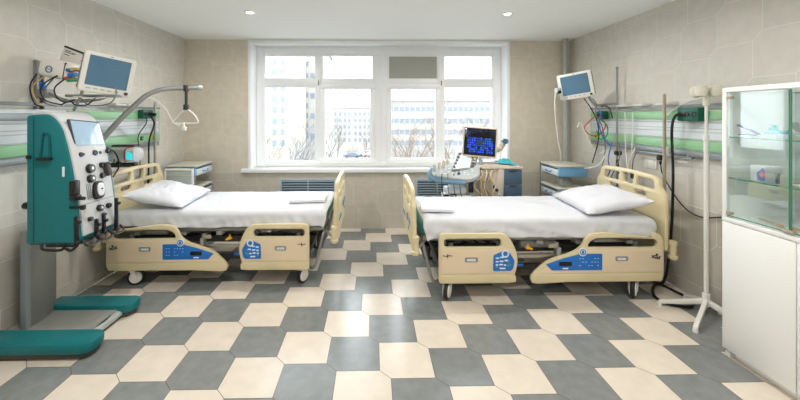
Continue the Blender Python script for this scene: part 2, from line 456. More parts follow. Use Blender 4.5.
# ------------------------------------------------------------------ hospital bed
# local frame: x = distance from the foot end, y = +-.47 the two long sides, z up
def side_matrix(sy):          # plate coords (x along bed, y up) -> plane at the side sy
    return lambda off: basis((0, sy*off, 0), (1, 0, 0), (0, 0, 1), (0, -1, 0)) if sy < 0 else basis((0, sy*off, 0), (1, 0, 0), (0, 0, 1), (0, -1, 0))
def make_bed():
    t = thing('hospital_bed', 'x', 'hospital bed', (0, 0, 0), 0, 'electric hospital beds')
    # --- side rails
    headL = [(1.0, .152), (.99, .205), (1.06, .28), (1.15, .345), (1.29, .392), (1.375, .425), (1.43, .468), (1.465, .525), (1.51, .565), (1.62, .58), (2.04, .58), (2.12, .56), (2.145, .50), (2.145, .19), (2.11, .148), (1.05, .142)]
    headL = [(p.x, p.y) for p in smooth_path([Vector((*p, 0)) for p in headL[:10]], 4)] + rounded(headL[10:15], .05)[0:] + [(1.05, .142)]
    headH = rounded([(1.475, .452), (1.50, .505), (1.56, .53), (2.04, .53), (2.09, .50), (2.085, .455), (2.05, .448)], .03)
    footL = rounded([(.20, .15), (.20, .56), (.235, .578), (.75, .578), (.80, .55), (.855, .455), (.885, .345), (.85, .215), (.825, .152)], [.03, .04, .04, .06, .06, .1, .12, .1, .03])
    footH = rrect(.245, .462, .735, .532, .034, 5)
    for sy in (-1, 1):
        def pl(mb, out, holes, off, th, bev):
            return mb.plate(out, holes, th, bev, basis((0, sy*off, 0), (1, 0, 0), (0, 0, 1), (0, -1, 0)))
        for nm, out, hole, x0, x1 in (('head_rail', headL, headH, 1.02, 2.145), ('foot_rail', footL, footH, .20, .88)):
            rail = pl(MB(), out, [hole], .475, .034, .009).build('side_rail', 'bed_beige', t)
            # raised rim line and lower skirt
            sk = MB()
            if nm == 'head_rail': pl(sk, rounded([(1.05, .236), (1.13, .290), (1.30, .352), (1.44, .405), (1.475, .43), (2.125, .43), (2.125, .236)], .02), [], .4935, .006, .002)
            else: pl(sk, rounded([(.222, .236), (.222, .442), (.84, .442), (.868, .345), (.848, .236)], .02), [], .4935, .006, .002)
            sk.build('rail_panel', 'bed_cream', rail)
            lo = pl(MB(), rounded([(x0+.03, .160), (x0+.0, .205), (x0+.02, .224), (x1-.02, .224), (x1-.02, .165), (x1-.04, .160)], .02), [], .4925, .004, .0015).build('rail_skirt', 'bed_beige', rail)
            c = 1.77 if nm == 'head_rail' else .475
            lt = pl(MB(), rrect(c-.055, .338, c+.055, .378, .012), [rrect(c-.038, .345, c+.038, .366, .006)], .4985, .008, .003).build('release_latch', 'bed_grey', rail)
            pl(MB(), rrect(c-.038, .345, c+.038, .366, .004), [], .497, .003, .001).build('latch_button', 'label_white', lt)
            # blue control label
            if nm == 'head_rail':
                la = pl(MB(), rounded([(1.115, .315), (1.165, .262), (1.60, .262), (1.60, .402), (1.42, .402), (1.27, .365)], .008), [], .4985, .006, .002).build('control_label', 'label_blue', rail)
                pl(MB(), rrect(1.225, .300, 1.335, .336, .006), [], .503, .006, .002).build('control_display', 'black', la)
                g = MB()
                for k in range(7):
                    for q in range(3):
                        g2 = R.random()
                        if g2 > .25: pl(g, rrect(1.40+k*.026, .300+q*.030, 1.40+k*.026+.012, .304+q*.030, .001, 1), [], .5023, .002, .0005)
                pl(g, rrect(1.255, .272, 1.305, .284, .005), [], .5023, .002, .0005)
                g.build('label_marks', 'label_white', la)
                e = pl(MB(), [(1.43+.036*math.cos(a*PI/12), .418+.036*math.sin(a*PI/12)) for a in range(24)], [], .501, .008, .002).build('round_badge', 'label_white', rail)
                pl(MB(), [(1.43+.026*math.cos(a*PI/12), .418+.026*math.sin(a*PI/12)) for a in range(24)], [[(1.43+.019*math.cos(a*PI/12), .418+.019*math.sin(a*PI/12)) for a in range(24)][::-1]], .5055, .003, .0005).build('badge_ring', 'label_blue', e)
                pl(MB(), rounded([(1.421, .404), (1.421, .43), (1.439, .43), (1.439, .404)], .004), [], .5055, .003, .0005).build('badge_mark', 'label_blue', e)
                mk = MB()
                mk.tube([(2.035, sy*.499, .385), (2.05, sy*.499, .365), (2.085, sy*.499, .36), (2.105, sy*.499, .375)], .0045, 6)
                mk.tube([(2.03, sy*.499, .362), (2.06, sy*.499, .382), (2.10, sy*.499, .352)], .003, 6); mk.sph((2.075, sy*.499, .39), .009, seg=8)
                mk.build('position_mark', 'black', rail)
            else:
                la = pl(MB(), rounded([(.66, .262), (.665, .395), (.745, .430), (.80, .42), (.845, .35), (.835, .285), (.815, .262)], .012), [], .4985, .006, .002).build('control_label', 'label_blue', rail)
                g = MB(); gg = MB()
                for k, (a, b, w) in enumerate(((.682, .365, .03), (.720, .372, .03), (.682, .335, .024), (.715, .338, .034), (.757, .345, .03), (.682, .308, .02), (.712, .310, .03), (.750, .306, .022), (.715, .278, .05))):
                    pl(g, rrect(a, b, a+w, b+.013, .004, 2), [], .5023, .002, .0005)
                for a, b in ((.785, .335), (.795, .310), (.778, .300), (.684, .290)): pl(gg, rrect(a, b, a+.016, b+.014, .003, 2), [], .5023, .002, .0005)
                g.build('label_marks', 'label_white', la); gg.build('green_marks', 'label_green', la)
                e = pl(MB(), [(.765+.033*math.cos(a*PI/12), .408+.033*math.sin(a*PI/12)) for a in range(24)], [[(.765+.020*math.cos(a*PI/12), .408+.020*math.sin(a*PI/12)) for a in range(24)][::-1]], .501, .006, .002).build('round_badge', 'label_white', rail)
                mk = MB(); mk.tube([(.235, sy*.499, .396), (.262, sy*.499, .388), (.288, sy*.499, .396), (.312, sy*.499, .390)], .0035, 6, taper=.002); mk.tube([(.272, sy*.499, .375), (.272, sy*.499, .408)], .0035, 6)
                mk.build('position_mark', 'black', rail)
            arm = MB()
            for x in ((1.25, 1.95) if nm == 'head_rail' else (.32, .74)):
                arm.box(x-.02, x+.02, sy*.40 if sy > 0 else -.462, .462 if sy > 0 else sy*.40, .30, .325, .004)
                arm.box(x-.018, x+.018, (.44 if sy > 0 else -.458), (.458 if sy > 0 else -.44), .22, .44, .004)
                arm.box(x-.018, x+.018, (.395 if sy > 0 else -.42), (.42 if sy > 0 else -.395), .30, .47, .004)
            arm.build('rail_arm', 'bed_grey', rail)
    # --- head and foot boards (outline in (y, z))
    def board(x, top, bottom, lean, name):
        k = top
        out = rounded([(-.47, bottom), (-.47, k-.16), (-.44, k-.13), (-.41, k-.10), (-.395, k-.03), (-.34, k-.004), (0, k+.012), (.34, k-.004), (.395, k-.03), (.41, k-.10), (.44, k-.13), (.47, k-.16), (.47, bottom)],
                      [.03, .05, .04, .03, .03, .06, .5, .06, .03, .03, .04, .05, .03])
        holes = [rounded([(.125, k-.13), (.105, k-.04), (.33, k-.045), (.345, k-.13)], .02), rounded([(-.075, k-.13), (-.095, k-.032), (.065, k-.032), (.05, k-.13)], .02),
                 rounded([(-.345, k-.13), (-.33, k-.045), (-.135, k-.04), (-.12, k-.13)], .02), rrect(.10, k-.215, .25, k-.17, .018), rrect(-.25, k-.215, -.10, k-.17, .018)]
        b = MB().plate(out, holes, .036, .011, basis((x, 0, 0), (0, 1, 0), (0, 0, 1), (1, 0, 0)))
        for v in b.bm.verts:
            v.co.x += lean*(v.co.z-.4) 
        bo = b.build(name, 'bed_beige', t)
        r = MB()
        for y0, y1 in ((-.36, .36),):
            r.box(x-.021, x+.021, y0, y1, k-.245, k-.235, .004)
        for v in r.bm.verts: v.co.x += lean*(v.co.z-.4)
        r.build('board_rib', 'bed_beige', bo)
        return bo
    board(2.185, 1.045, .40, .015, 'headboard')
    fb = board(.0, .955, .40, -.018, 'footboard')
    g = MB()
    for k in range(10):
        z = .52+R.random()*.12; y = -.34+k*.03
        g.box(-.034, -.031, y, y+.012+R.random()*.01, z, z+.02+R.random()*.03)
    for s in (-1,):
        for k in range(8): g.box(-.034, -.031, .12+k*.028, .132+k*.028, .56, .56+.03*((k*7) % 3)/2+.01)
    g.build('board_marks', 'label_blue', fb)
    # --- mattress
    m = MB().box(.05, 2.13, -.435, .435, .535, .665, .05, 4); m.build('mattress', 'teal_mattress', t)
    # --- deck and chassis
    d = MB(); d.box(.07, 2.13, -.41, .41, .49, .53, .01)
    for x in (.25, .75, 1.1, 1.45, 1.9): d.box(x-.03, x+.03, -.42, .42, .455, .49, .006)
    d.build('mattress_deck', 'bed_grey', t)
    c = MB()
    for y in (-.30, .30): c.box(.22, 2.0, y-.03, y+.03, .36, .42, .008); c.box(.25, 1.95, y-.025, y+.025, .19, .24, .008)
    for x in (.29, 1.84): c.box(x-.04, x+.04, -.43, .43, .17, .225, .01)
    c.build('chassis', 'bed_dark', t)
    s = MB()
    for y in (-.24, .24):
        for a in (.5, 1.25): s.tube([(a, y, .22), (a+.32, y, .45)], .022, 8, 1); s.tube([(a+.32, y, .22), (a, y, .45)], .022, 8, 1)
    s.build('lift_linkage', 'bed_grey', t)
    mo = MB(); mo.box(.95, 1.28, -.36, -.20, .40, .47, .02, 3); mo.box(1.0, 1.2, -.12, .12, .30, .42, .02); mo.build('motor_housing', 'bed_grey', t)
    for sy in (-1, 1):
        r = MB(); r.box(.90, 1.55, sy*.43-.006, sy*.43+.006, .345, .375, .003); r.build('accessory_bar', 'steel', t)
        k = MB(); k.sph((.985, sy*.44, .435), .017, (1.4, 1, .9), 10); k.cyl((.97, sy*.44, .435), (1.02, sy*.45, .425), .010, seg=10); k.cyl((.985, sy*.44, .435), (.985, sy*.44, .47), .006, seg=8); k.build('release_knob', 'yellow', t)
        b = MB(); b.box(1.16, 1.24, sy*.45-.004, sy*.45+.004, .435, .47, .003); b.build('deck_bracket', 'bar_beige', t)
    pd = MB()
    for sy in (-1, 1): pd.box(.86, .96, sy*.40-.01, sy*.40+.01, .26, .28, .004)
    pd.build('brake_pedal', 'label_blue', t)
    # --- foot end tube frame + corner bumpers
    for sy in (-1, 1):
        u = MB(); u.tube([(.05, sy*.33, .50), (.075, sy*.40, .46), (.10, sy*.42, .36), (.15, sy*.42, .17), (.19, sy*.41, .135), (.25, sy*.36, .15)], .014, 10); u.build('frame_tube', 'grey_metal', t)
        for x, z0 in ((.005, .39), (2.25, .335)):
            b = MB(); b.lathe([(0, 0), (.032, 0), (.038, .01), (.038, .028), (.028, .034), (.028, .115), (.033, .12), (.033, .15), (.026, .158), (0, .158)], (x, sy*.455, z0)); bo = b.build('corner_bumper', 'bed_beige', t)
            a = MB(); a.tube([(x, sy*.455, z0+.05), (x+(.05 if x < 1 else -.05), sy*.43, z0+.07), (x+(.10 if x < 1 else -.10), sy*.36, z0+.10)], .012, 8); a.build('bumper_arm', 'bed_grey', bo)
    # --- castors
    for x, sy, a in ((.287, -1, 1.1), (.287, 1, 1.05), (1.92, -1, .85), (1.92, 1, .3)):
        M = T(x, sy*.43, 0) @ RZ(a)
        w = MB(M); w.lathe([(0, -.016), (.058, -.018), (.073, -.014), (.0755, 0), (.073, .014), (.058, .018), (0, .016)], (-.02, 0, .0755), RX(PI/2), 28); wo = w.build('castor', 'black_rubber', t)
        f = MB(M)
        for s2 in (-1, 1): f.lathe([(0, 0), (.056, 0), (.052, .008), (.02, .012), (0, .012)], (-.02, s2*.018, .0755), RX(-s2*PI/2), 24)
        f.build('wheel_cover', 'white_metal', wo)
        f = MB(M); f.cyl((.012, 0, .12), (.012, 0, .19), .018, seg=14)
        for s2 in (-1, 1): f.plate(rounded([(-.035, .06), (-.01, .06), (.035, .16), (-.02, .165)], .01), [], .005, .001, basis((0, s2*.034, 0), (1, 0, 0), (0, 0, 1), (0, -1, 0)))
        f.box(-.02, .035, -.036, .036, .155, .168, .004)
        f.build('fork', 'white_metal', wo)
    # --- folded grey box between rail and foot end (pedal cover)
    q = MB(); q.box(.10, .16, -.30, .30, .27, .41, .02, 3); q.build('end_cover', 'bed_dark', t)
    return t
bed = make_bed()
bedL = copy_tree(bed)
RBX, RBY, LBX, LBY = .36, 3.47, -.40, 3.765
bedL.scale = (.955, 1, 1)
for c_ in kids(bedL):
    if c_.name.startswith('footboard') or (c_.name.startswith('corner_bumper') and c_.data.vertices[0].co.x < .5): c_.location.x -= .045
for b_, s_ in ((bed, 1), (bedL, -1)):      # the bumpers are on the aisle side
    for c_ in kids(b_):
        if c_.name.startswith('corner_bumper') and c_.data.vertices[0].co.y*s_ > 0:
            for g_ in kids(c_): bpy.data.objects.remove(g_)
            bpy.data.objects.remove(c_)
bed.location = (RBX, RBY, 0); bed['label'] = 'cream electric hospital bed near the glass cabinet and white drip stand'
bedL.location = (LBX, LBY, 0); bedL.rotation_euler = (0, 0, PI); bedL['label'] = 'cream electric hospital bed beside the teal dialysis machine'

# ------------------------------------------------------------------ bed linen
def N(x, y, z=0.): return noise.noise(Vector((x, y, z)))
def sheet(label, bx, by, rot, seed, hem):
    ca = -1 if rot else 1
    def f(u, v):
        L = .075+2.04*u                                     # along the bed
        half = .447; zt = .688; rc = .05; drop = zt-(hem+.018*N(L*1.3, seed, v*3)+.012*N(L*5, seed+3))
        w = 2*(half-rc); arc = PI/2*rc; side = drop-rc; tot = w+2*arc+2*side
        s = v*tot
        flare = 0
        def prof(a):
            if a < side: return (-half, zt-rc-(side-a), 1.)
            a -= side
            if a < arc: th = a/rc; return (-half+rc-rc*math.cos(th), zt-rc+rc*math.sin(th), 1-th/(PI/2))
            a -= arc
            return (-half+rc+a, zt, 0.)
        if s <= tot/2: y, z, k = prof(s)
        else: y, z, k = prof(tot-s); y = -y
        sg = -1 if y < 0 else 1
        d = max(0, (zt-rc-z))
        fold = (.020*N(L*6+z*7, seed, 1)+.014*N(L*15-z*10, seed+5, 2)+.016*N(L*3.1+z*14, seed, 4))
        y += sg*k*(fold*min(1, .35+d*8)+.10*d*.35)
        z += (1-k)*(.006*N(L*3+y*4, y*5-L, seed)+.005*N(L*9+y*3, y*2.5+L*4, seed+2)+.003*N(L*22, y*16, seed))
        e = min(1, min(u, 1-u)/.03); z -= (1-e)**2*.02
        # tucked corner: side edge slants in towards the foot end
        if u < .05: L += (.05-u)/.05*k*min(d*5, 1)*.06
        return (bx+ca*((L*.972-.035) if rot else L), by+ca*y, z)
    o = MB().grid(f, 150, 90).build('bed_sheet', 'sheet_white', smooth=80)
    md = o.modifiers.new('thickness', 'SOLIDIFY'); md.thickness = .003; md.offset = -1
    return tag(o, label, 'bed sheet', 'white bed sheets')
sheet('white sheet over the mattress of the bed by the glass cabinet', RBX, RBY, 0, 3.3, .528)
sheet('white sheet over the mattress of the bed by the teal machine', LBX, LBY, 1, 11.7, .545)
def pillow(label, c, rz, tilt, seed, sx=.52, sy=.70, h=.155):
    M = T(*c) @ RZ(rz) @ RY(tilt)
    def f(u, v):
        a = 2*u-1; b = 2*v-1
        return a, b
    bm = bmesh.new(); n = 36; V = {}
    for side in (1, -1):
        for i in range(n+1):
            for j in range(n+1):
                a = 2*i/n-1; b = 2*j/n-1
                edge = i in (0, n) or j in (0, n)
                if side < 0 and edge: V[(side, i, j)] = V[(1, i, j)]; continue
                prof = (max(0, (1-abs(a)**2.6))*max(0, (1-abs(b)**2.6)))**.44
                x = a*sx/2*(1-.07*(1-abs(b))*abs(a)**3+.02*abs(b)**6); y = b*sy/2*(1-.07*(1-abs(a))*abs(b)**3+.02*abs(a)**6)
                z = side*prof*h/2*(1 if side > 0 else .75)
                ww = .012*N(a*2.2+seed, b*2.6, seed)+.006*N(a*6, b*7+seed, 1)+.004*N(a*13+b*9, b*3, seed)
                if side > 0: z += ww*(.4+prof)
                z += .006*math.sin(5*a+seed)*(1-prof)+.010*(abs(a)*abs(b))**3
                V[(side, i, j)] = bm.verts.new((x, y, z))
    for side in (1, -1):
        for i in range(n):
            for j in range(n):
                q = [V[(side, i, j)], V[(side, i+1, j)], V[(side, i+1, j+1)], V[(side, i, j+1)]]
                if side < 0: q = q[::-1]
                try: bm.faces.new(q)
                except ValueError: pass
    mb = MB(); mb._add(bm, M)
    # piped seam
    o = mb.build('pillow', 'pillow_white', smooth=80)
    return tag(o, label, 'pillow', 'white pillows')
pillow('plump white pillow at the head of the bed by the glass cabinet', (2.19, 3.38, .775), -.10, -.20, 2.1, .56, .74, .165)
pillow('plump white pillow at the head of the bed by the teal machine', (-2.09, 3.68, .775), .10, .20, 6.4, .54, .74, .16)
def towel(label, c, sx, sy, rz, seed):
    M = T(*c) @ RZ(rz); mb = MB(M)
    for k in range(3):
        def f(u, v, k=k):
            a = 2*u-1; b = 2*v-1
            return None
        s = 1-.012*k
        bm = bmesh.new(); bmesh.ops.create_cube(bm, size=1); bmesh.ops.subdivide_edges(bm, edges=bm.edges[:], cuts=7, use_grid_fill=True)
        for v in bm.verts:
            x, y, z = v.co; rr = 1-.04*abs(2*z)**3
            v.co = (x*sx*s*rr, y*sy*s*rr, z*.009+.005+k*.0085+.003*N(x*4+seed, y*4, k))
        mb._add(bm)
    return tag(mb.build('folded_towel', 'towel_white', smooth=50), label, 'towel', 'folded towels')
towel('folded white towel at the foot of the bed by the teal machine', (-.68, 3.78, .700), .36, .40, .05, 1)
towel('folded white towel at the foot of the bed by the ultrasound machine', (.60, 3.33, .700), .30, .26, -.10, 5)

# ------------------------------------------------------------------ wall supply units
def supply_unit(sx, xw, y0, y1, label, grey_until=None):
    """sx = direction from the wall into the room"""
    t = thing('medical_supply_unit', label, 'medical supply unit', (xw, (y0+y1)/2, 1.24), group='wall supply units')
    X = lambda d: xw+sx*d
    def b(mb, d0, d1, a0, a1, z0, z1, bev=.004): return mb.box(X(d0), X(d1), a0, a1, z0, z1, bev)
    b(MB(), .002, .050, y0, y1, 1.235, 1.63).build('housing', 'unit_white', t)
    m = MB()
    for z in (1.44, 1.47): b(m, .048, .0535, y0, y1, z, z+.006, .001)
    b(m, .048, .0535, y0, y1, 1.372, 1.385, .001); b(m, .048, .0535, y0, y1, 1.518, 1.535, .001)
    m.build('seam_rib', 'unit_light', t)
    g0 = y0 if grey_until is None else grey_until
    b(MB(), .046, .062, g0, y1, 1.545, 1.625, .008).build('upper_strip', 'unit_green', t)
    if grey_until is not None: b(MB(), .046, .060, y0, grey_until-.01, 1.545, 1.60, .008).build('bare_channel', 'unit_grey', t)
    b(MB(), .046, .066, y0, y1, 1.285, 1.37, .010).build('lower_strip', 'unit_green', t)
    b(MB(), .010, .060, y0, y1, 1.225, 1.28, .014).build('bottom_channel', 'unit_grey', t)
    b(MB(), .002, .052, y1, y1+.008, 1.225, 1.635, .002).build('end_cap', 'unit_light', t)
    r = MB(); b(r, .055, .068, y0, y1, 1.655, 1.68, .004)
    for k in range(int((y1-y0)/.6)+1): b(r, .002, .056, y0+.1+k*.6-.012, y0+.1+k*.6+.012, 1.66, 1.675, .002)
    r.build('equipment_rail', 'unit_grey', t)
    return t, X, b
ul, XLf, bL = supply_unit(1, XL, 1.55, 4.27, 'green and white wall supply unit behind the teal dialysis machine', 3.0)
ur, XRf, bR = supply_unit(-1, XR, 2.32, 4.38, 'green and white wall supply unit behind the white drip stand')
for u, b, a, m in ((ul, bL, 3.93, 'black'), (ul, bL, 4.13, 'socket_yellow'), (ur, bR, 4.25, 'socket_yellow'), (ur, bR, 4.12, 'black')):
    s = b(MB(), .062, .076, a-.022, a+.022, 1.308, 1.352, .005).build('gas_outlet', m, u)
    (MB().cyl((XL+.074 if u is ul else XR-.074, a, 1.33), (XL+.082 if u is ul else XR-.082, a, 1.33), .012, seg=14)).build('outlet_nozzle', 'black' if m != 'black' else 'unit_grey', s)
for u, b, a in ((ul, bL, 3.50), (ul, bL, 3.68), (ur, bR, 3.72), (ur, bR, 3.48), (ur, bR, 3.18)):
    s = b(MB(), .05, .15, a-.07, a+.07, 1.682, 1.694, .004); s.box(*( (XL+.05, XL+.15) if u is ul else (XR-.15, XR-.05)), a-.07, a-.062, 1.69, 1.708, .002)
    s.build('rail_tray', 'socket_white', u)
def green_box(xw, sx, y, z0, z1, half, label):
    t = thing('socket_box', label, 'socket box', (xw+sx*.065, y, z0), group='green socket boxes')
    x0, x1 = sorted((xw+sx*.066, xw+sx*.13))
    MB().box(x0, x1, y-half, y+half, z0, z1, .008).build('housing', 'socket_green', t)
    n = 3
    for k in range(n):
        yy = y-half+half*2*(k+.5)/n; xx = xw+sx*.13
        MB().lathe([(0, 0), (.022, 0), (.024, .004), (.018, .006), (.016, .002), (0, .002)], (xx, yy, (z0+z1)/2), RY(sx*PI/2), 18).build('socket_ring', 'black', t)
green_box(XR, -1, 2.94, 1.535, 1.65, .10, 'dark green socket box with the thick black cable behind the drip stand')
green_box(XL, 1, 3.95, 1.55, 1.645, .085, 'dark green socket box with two black plugs above the bed by the teal machine')
green_box(XR, -1, 4.10, 1.535, 1.635, .06, 'small dark green socket box under the tilted patient monitor near the corner')
t = thing('light_switch', 'white square switch on the tiled wall beside the cream headboard', 'switch', (XR, 3.48, 1.05))
MB().box(XR-.014, XR-.001, 3.405, 3.555, 1.05, 1.165, .006).build('plate', 'socket_white', t)
MB().box(XR-.020, XR-.012, 3.43, 3.53, 1.07, 1.145, .004).build('rocker', 'socket_white', t)
# white plug hanging in the lower edge of the unit
tag(MB().box(XR-.085, XR-.045, 3.20, 3.25, 1.20, 1.29, .008).build('white_plug', 'socket_white'), 'white plug under the green strip above the wall switch', 'plug')
tag(MB().box(XR-.09, XR-.04, 3.27, 3.32, 1.155, 1.215, .012).cyl((XR-.065, 3.295, 1.15), (XR-.065, 3.295, 1.12), .010).build('black_plug', 'black'), 'black plug beside the white plug above the wall switch', 'plug')
m = MB().box(XR-.085, XR-.066, 2.95, 3.62, 1.205, 1.225, .004)
for a in (3.0, 3.3, 3.58): m.box(XR-.07, XR-.012, a-.01, a+.01, 1.208, 1.24, .002)
o = m.build('accessory_rail', 'unit_grey'); tag(o, 'short dark metal rail under the supply unit by the drip stand', 'rail')

# ------------------------------------------------------------------ cables
def cable(name, label, pts, r, m, cat='cable', group=None, n=8):
    return tag(MB().tube(pts, r, 6, n).build(name, m, smooth=80), label, cat, group)
cable('power_cable', 'thick black cable hanging from the green socket box to the floor behind the drip stand', [(XR-.13, 2.97, 1.59), (XR-.16, 3.02, 1.58), (XR-.15, 3.07, 1.45), (XR-.13, 3.08, 1.1), (XR-.12, 3.10, .7), (XR-.12, 3.13, .35), (XR-.14, 3.16, .08), (2.58, 3.18, .02), (2.45, 3.02, .014), (2.46, 2.88, .014), (2.60, 2.84, .014), (2.70, 2.93, .014), (2.70, 3.08, .014), (2.66, 3.30, .014)], .0115, 'cable_black')
cable('plug_cable', 'thin black cable curving from the black plug down the wall to the glass cabinet', [(XR-.065, 3.295, 1.12), (XR-.05, 3.29, 1.03), (XR-.03, 3.24, .92), (XR-.02, 3.14, .80), (XR-.02, 3.03, .735), (XR-.02, 2.90, .725), (XR-.02, 2.74, .775), (XR-.02, 2.5, .83), (XR-.02, 2.3, .86)], .0055, 'cable_black')
cable('lamp_cable', 'white cable looping from the supply unit rail to the white plug', [(XR-.07, 3.225, 1.29), (XR-.07, 3.24, 1.42), (XR-.08, 3.22, 1.55), (XR-.08, 3.14, 1.63), (XR-.07, 3.0, 1.70), (XR-.07, 2.8, 1.735), (XR-.07, 2.62, 1.75)], .006, 'cable_white')
cable('plug_cable', 'thin black cable hanging from the green box behind the cream headboard', [(XL+.135, 3.99, 1.57), (XL+.16, 4.0, 1.48), (XL+.10, 4.01, 1.3), (XL+.08, 4.03, 1.0), (XL+.06, 4.05, .75)], .009, 'cable_black', group='black plug cables by the teal machine')
cable('plug_cable', 'thin black cable hanging slack next to the green box over the cream headboard', [(XL+.135, 3.90, 1.57), (XL+.15, 3.88, 1.5), (XL+.09, 3.84, 1.36), (XL+.09, 3.86, 1.2), (XL+.07, 3.90, .95), (XL+.06, 3.9, .7)], .005, 'cable_black', group='slim black cables by the teal machine')
tag(MB().cyl((XL+.131, 3.985, 1.60), (XL+.185, 3.985, 1.59), .020, bev=.004).build('black_plug', 'black'), 'round black plug in the green box over the bed by the teal machine', 'plug')

# ------------------------------------------------------------------ patient monitors
def monitor(label, c, yaw, pitch, roll, w, h, scr, dep=.11, grp='tilted patient monitors', sd=1):
    """screen faces local -y"""
    t = thing('patient_monitor', label, 'patient monitor', c, group=grp)
    M = T(*c) @ RZ(yaw) @ RX(pitch) @ RY(roll)
    B = lambda y: M @ basis((0, y, 0), (1, 0, 0), (0, 0, 1), (0, -1, 0))
    hp = MB().plate(rrect(-w/2, -h/2, w/2, h/2, .022), [], .045, .010, B(0)); hp.M = M
    hp.box(-w*.36, w*.36, .02, dep, -h*.38, h*.38, .03, 3)
    hp.build('housing', 'white_metal', t)
    MB().plate(rrect(-w*.40, -h*.33, w*.40, h*.41, .006), [], .006, .002, B(-.0235)).build('screen', scr, t)
    s = MB(M); s.box(min(sd*(w*.5-.006), sd*(w*.5+.004)), max(sd*(w*.5-.006), sd*(w*.5+.004)), .010, dep*.55, -h*.44, h*.44, .004)
    for k in range(6): s.box(min(sd*(w*.5+.002), sd*(w*.5+.008)), max(sd*(w*.5+.002), sd*(w*.5+.008)), .015, dep*.5, -h*.4+k*h*.15, -h*.4+k*h*.15+.008, .002)
    s.build('side_vent', 'cable_grey', t)
    k = MB(M); k.cyl((w*.40, -.022, -h*.41), (w*.40, -.038, -h*.41), .013, seg=16, bev=.002); k.build('dial', 'bed_dark', t)
    k = MB(M); k.box(-w*.03, w*.03, -.024, -.021, h*.44, h*.455, .001); k.build('lens_mark', 'black', t)
    k = MB(M)
    for q in range(5): k.box(-w*.36+q*w*.13, -w*.36+q*w*.13+w*.09, -.0245, -.0215, -h*.42, -h*.39, .001)
    k.build('soft_button', 'unit_light', t)
    return t, M
# monitor over the teal machine, its arm and modules
c = (-2.045, 2.76, 1.898)
mt, M = monitor('large tilted patient monitor with white frame above the teal dialysis machine', c, math.radians(44), math.radians(4), math.radians(9), .325, .305, 'screen_blue', .07, sd=-1)
t = thing('monitor_mount', 'wall mounted metal arm with channel carrying the monitor above the teal machine', 'monitor mount', (XL, 2.79, 1.6), group='monitor mounts')
m = MB(); m.box(XL, XL+.030, 2.76, 2.775, 1.58, 2.01, .003); m.box(XL, XL+.030, 2.815, 2.83, 1.58, 2.01, .003); m.box(XL, XL+.012, 2.77, 2.82, 1.58, 2.01, .002); m.build('wall_channel', 'grey_metal', t)
MB().box(XL+.012, XL+.10, 2.765, 2.825, 1.72, 1.79, .008).build('carriage', 'bed_grey', t)
MB().box(XL+.06, XL+.10, 2.74, 2.762, 1.78, 1.84, .008).build('clamp_block', 'label_blue', t)
MB().tube([(XL+.10, 2.795, 1.75), (-2.38, 2.78, 1.70), (-2.2, 2.78, 1.70), (-2.10, 2.82, 1.74), (-2.09, 2.84, 1.86)], .014, 10).build('arm', 'grey_metal', t)
MB().box(-2.36, -1.98, 2.74, 2.84, 1.725, 1.745, .006).build('tray', 'grey_metal', t)
MB().tube([(-2.24, 2.68, 1.62), (-2.19, 2.68, 1.72), (-2.17, 2.69, 1.84), (-2.19, 2.69, 1.90), (-2.24, 2.70, 1.93), (-2.30, 2.70, 1.93)], .010, 8).build('cable_holder', 'grey_metal', t)
t = thing('monitor_module', 'white boxy module with round dark emblem hanging beside the wall channel', 'monitor module', (-2.44, 2.72, 1.87))
MM = T(-2.365, 2.74, 1.925) @ RY(math.radians(10)) @ Matrix.Scale(1.12, 4)
MB(MM).box(-.12, .105, -.07, .09, -.062, .065, .034, 4).build('housing', 'white_metal', t)
MB(MM).plate([(-.035+.024*math.cos(a*PI/10), -.005+.024*math.sin(a*PI/10)) for a in range(20)], [[(-.035+.016*math.cos(a*PI/10), -.005+.016*math.sin(a*PI/10)) for a in range(20)][::-1]], .004, .001, basis((0, -.072, 0), (1, 0, 0), (0, 0, 1), (0, -1, 0))).plate([(-.047, -.007), (-.023, -.007), (-.023, -.001), (-.047, -.001)], [], .004, .001, basis((0, -.072, 0), (1, 0, 0), (0, 0, 1), (0, -1, 0))).build('emblem', 'screen_blue', t)
MB(MM).box(.060, .066, -.072, .092, -.054, .057, .001).build('seam', 'black', t)
for (x, z, mm) in ((.085, .02, 'cable_blue'), (.10, -.01, 'label_blue'), (.085, -.035, 'cable_red'), (.11, .03, 'cable_tan'), (.10, -.045, 'cable_green')):
    MB(MM).cyl((x+.01, -.02, z), (x+.01, -.085, z-.01), .012, seg=12, bev=.002).build('lead_plug', mm, t)
t = thing('printer_module', 'tilted white module with dark slot edge behind the patient monitor', 'monitor module', (-2.30, 2.80, 1.98))
MM = T(-2.33, 2.86, 2.045) @ RY(math.radians(21))
MB(MM).box(-.10, .15, -.07, .07, -.065, .050, .010).build('housing', 'white_metal', t)
MB(MM).box(-.095, .06, -.074, -.06, .040, .054, .003).build('slot_edge', 'black', t)
mk = MB(MM)
for k, (x, z, w) in enumerate(((-.08, .020, .05), (-.08, .008, .07), (-.075, -.012, .04), (-.02, .015, .03))): mk.box(x, x+w, -.0715, -.069, z, z+.005)
mk.build('printed_marks', 'bed_dark', t)
MB(MM).box(.02, .14, -.078, -.066, -.05, .0, .006).build('front_cover', 'white_metal', t)
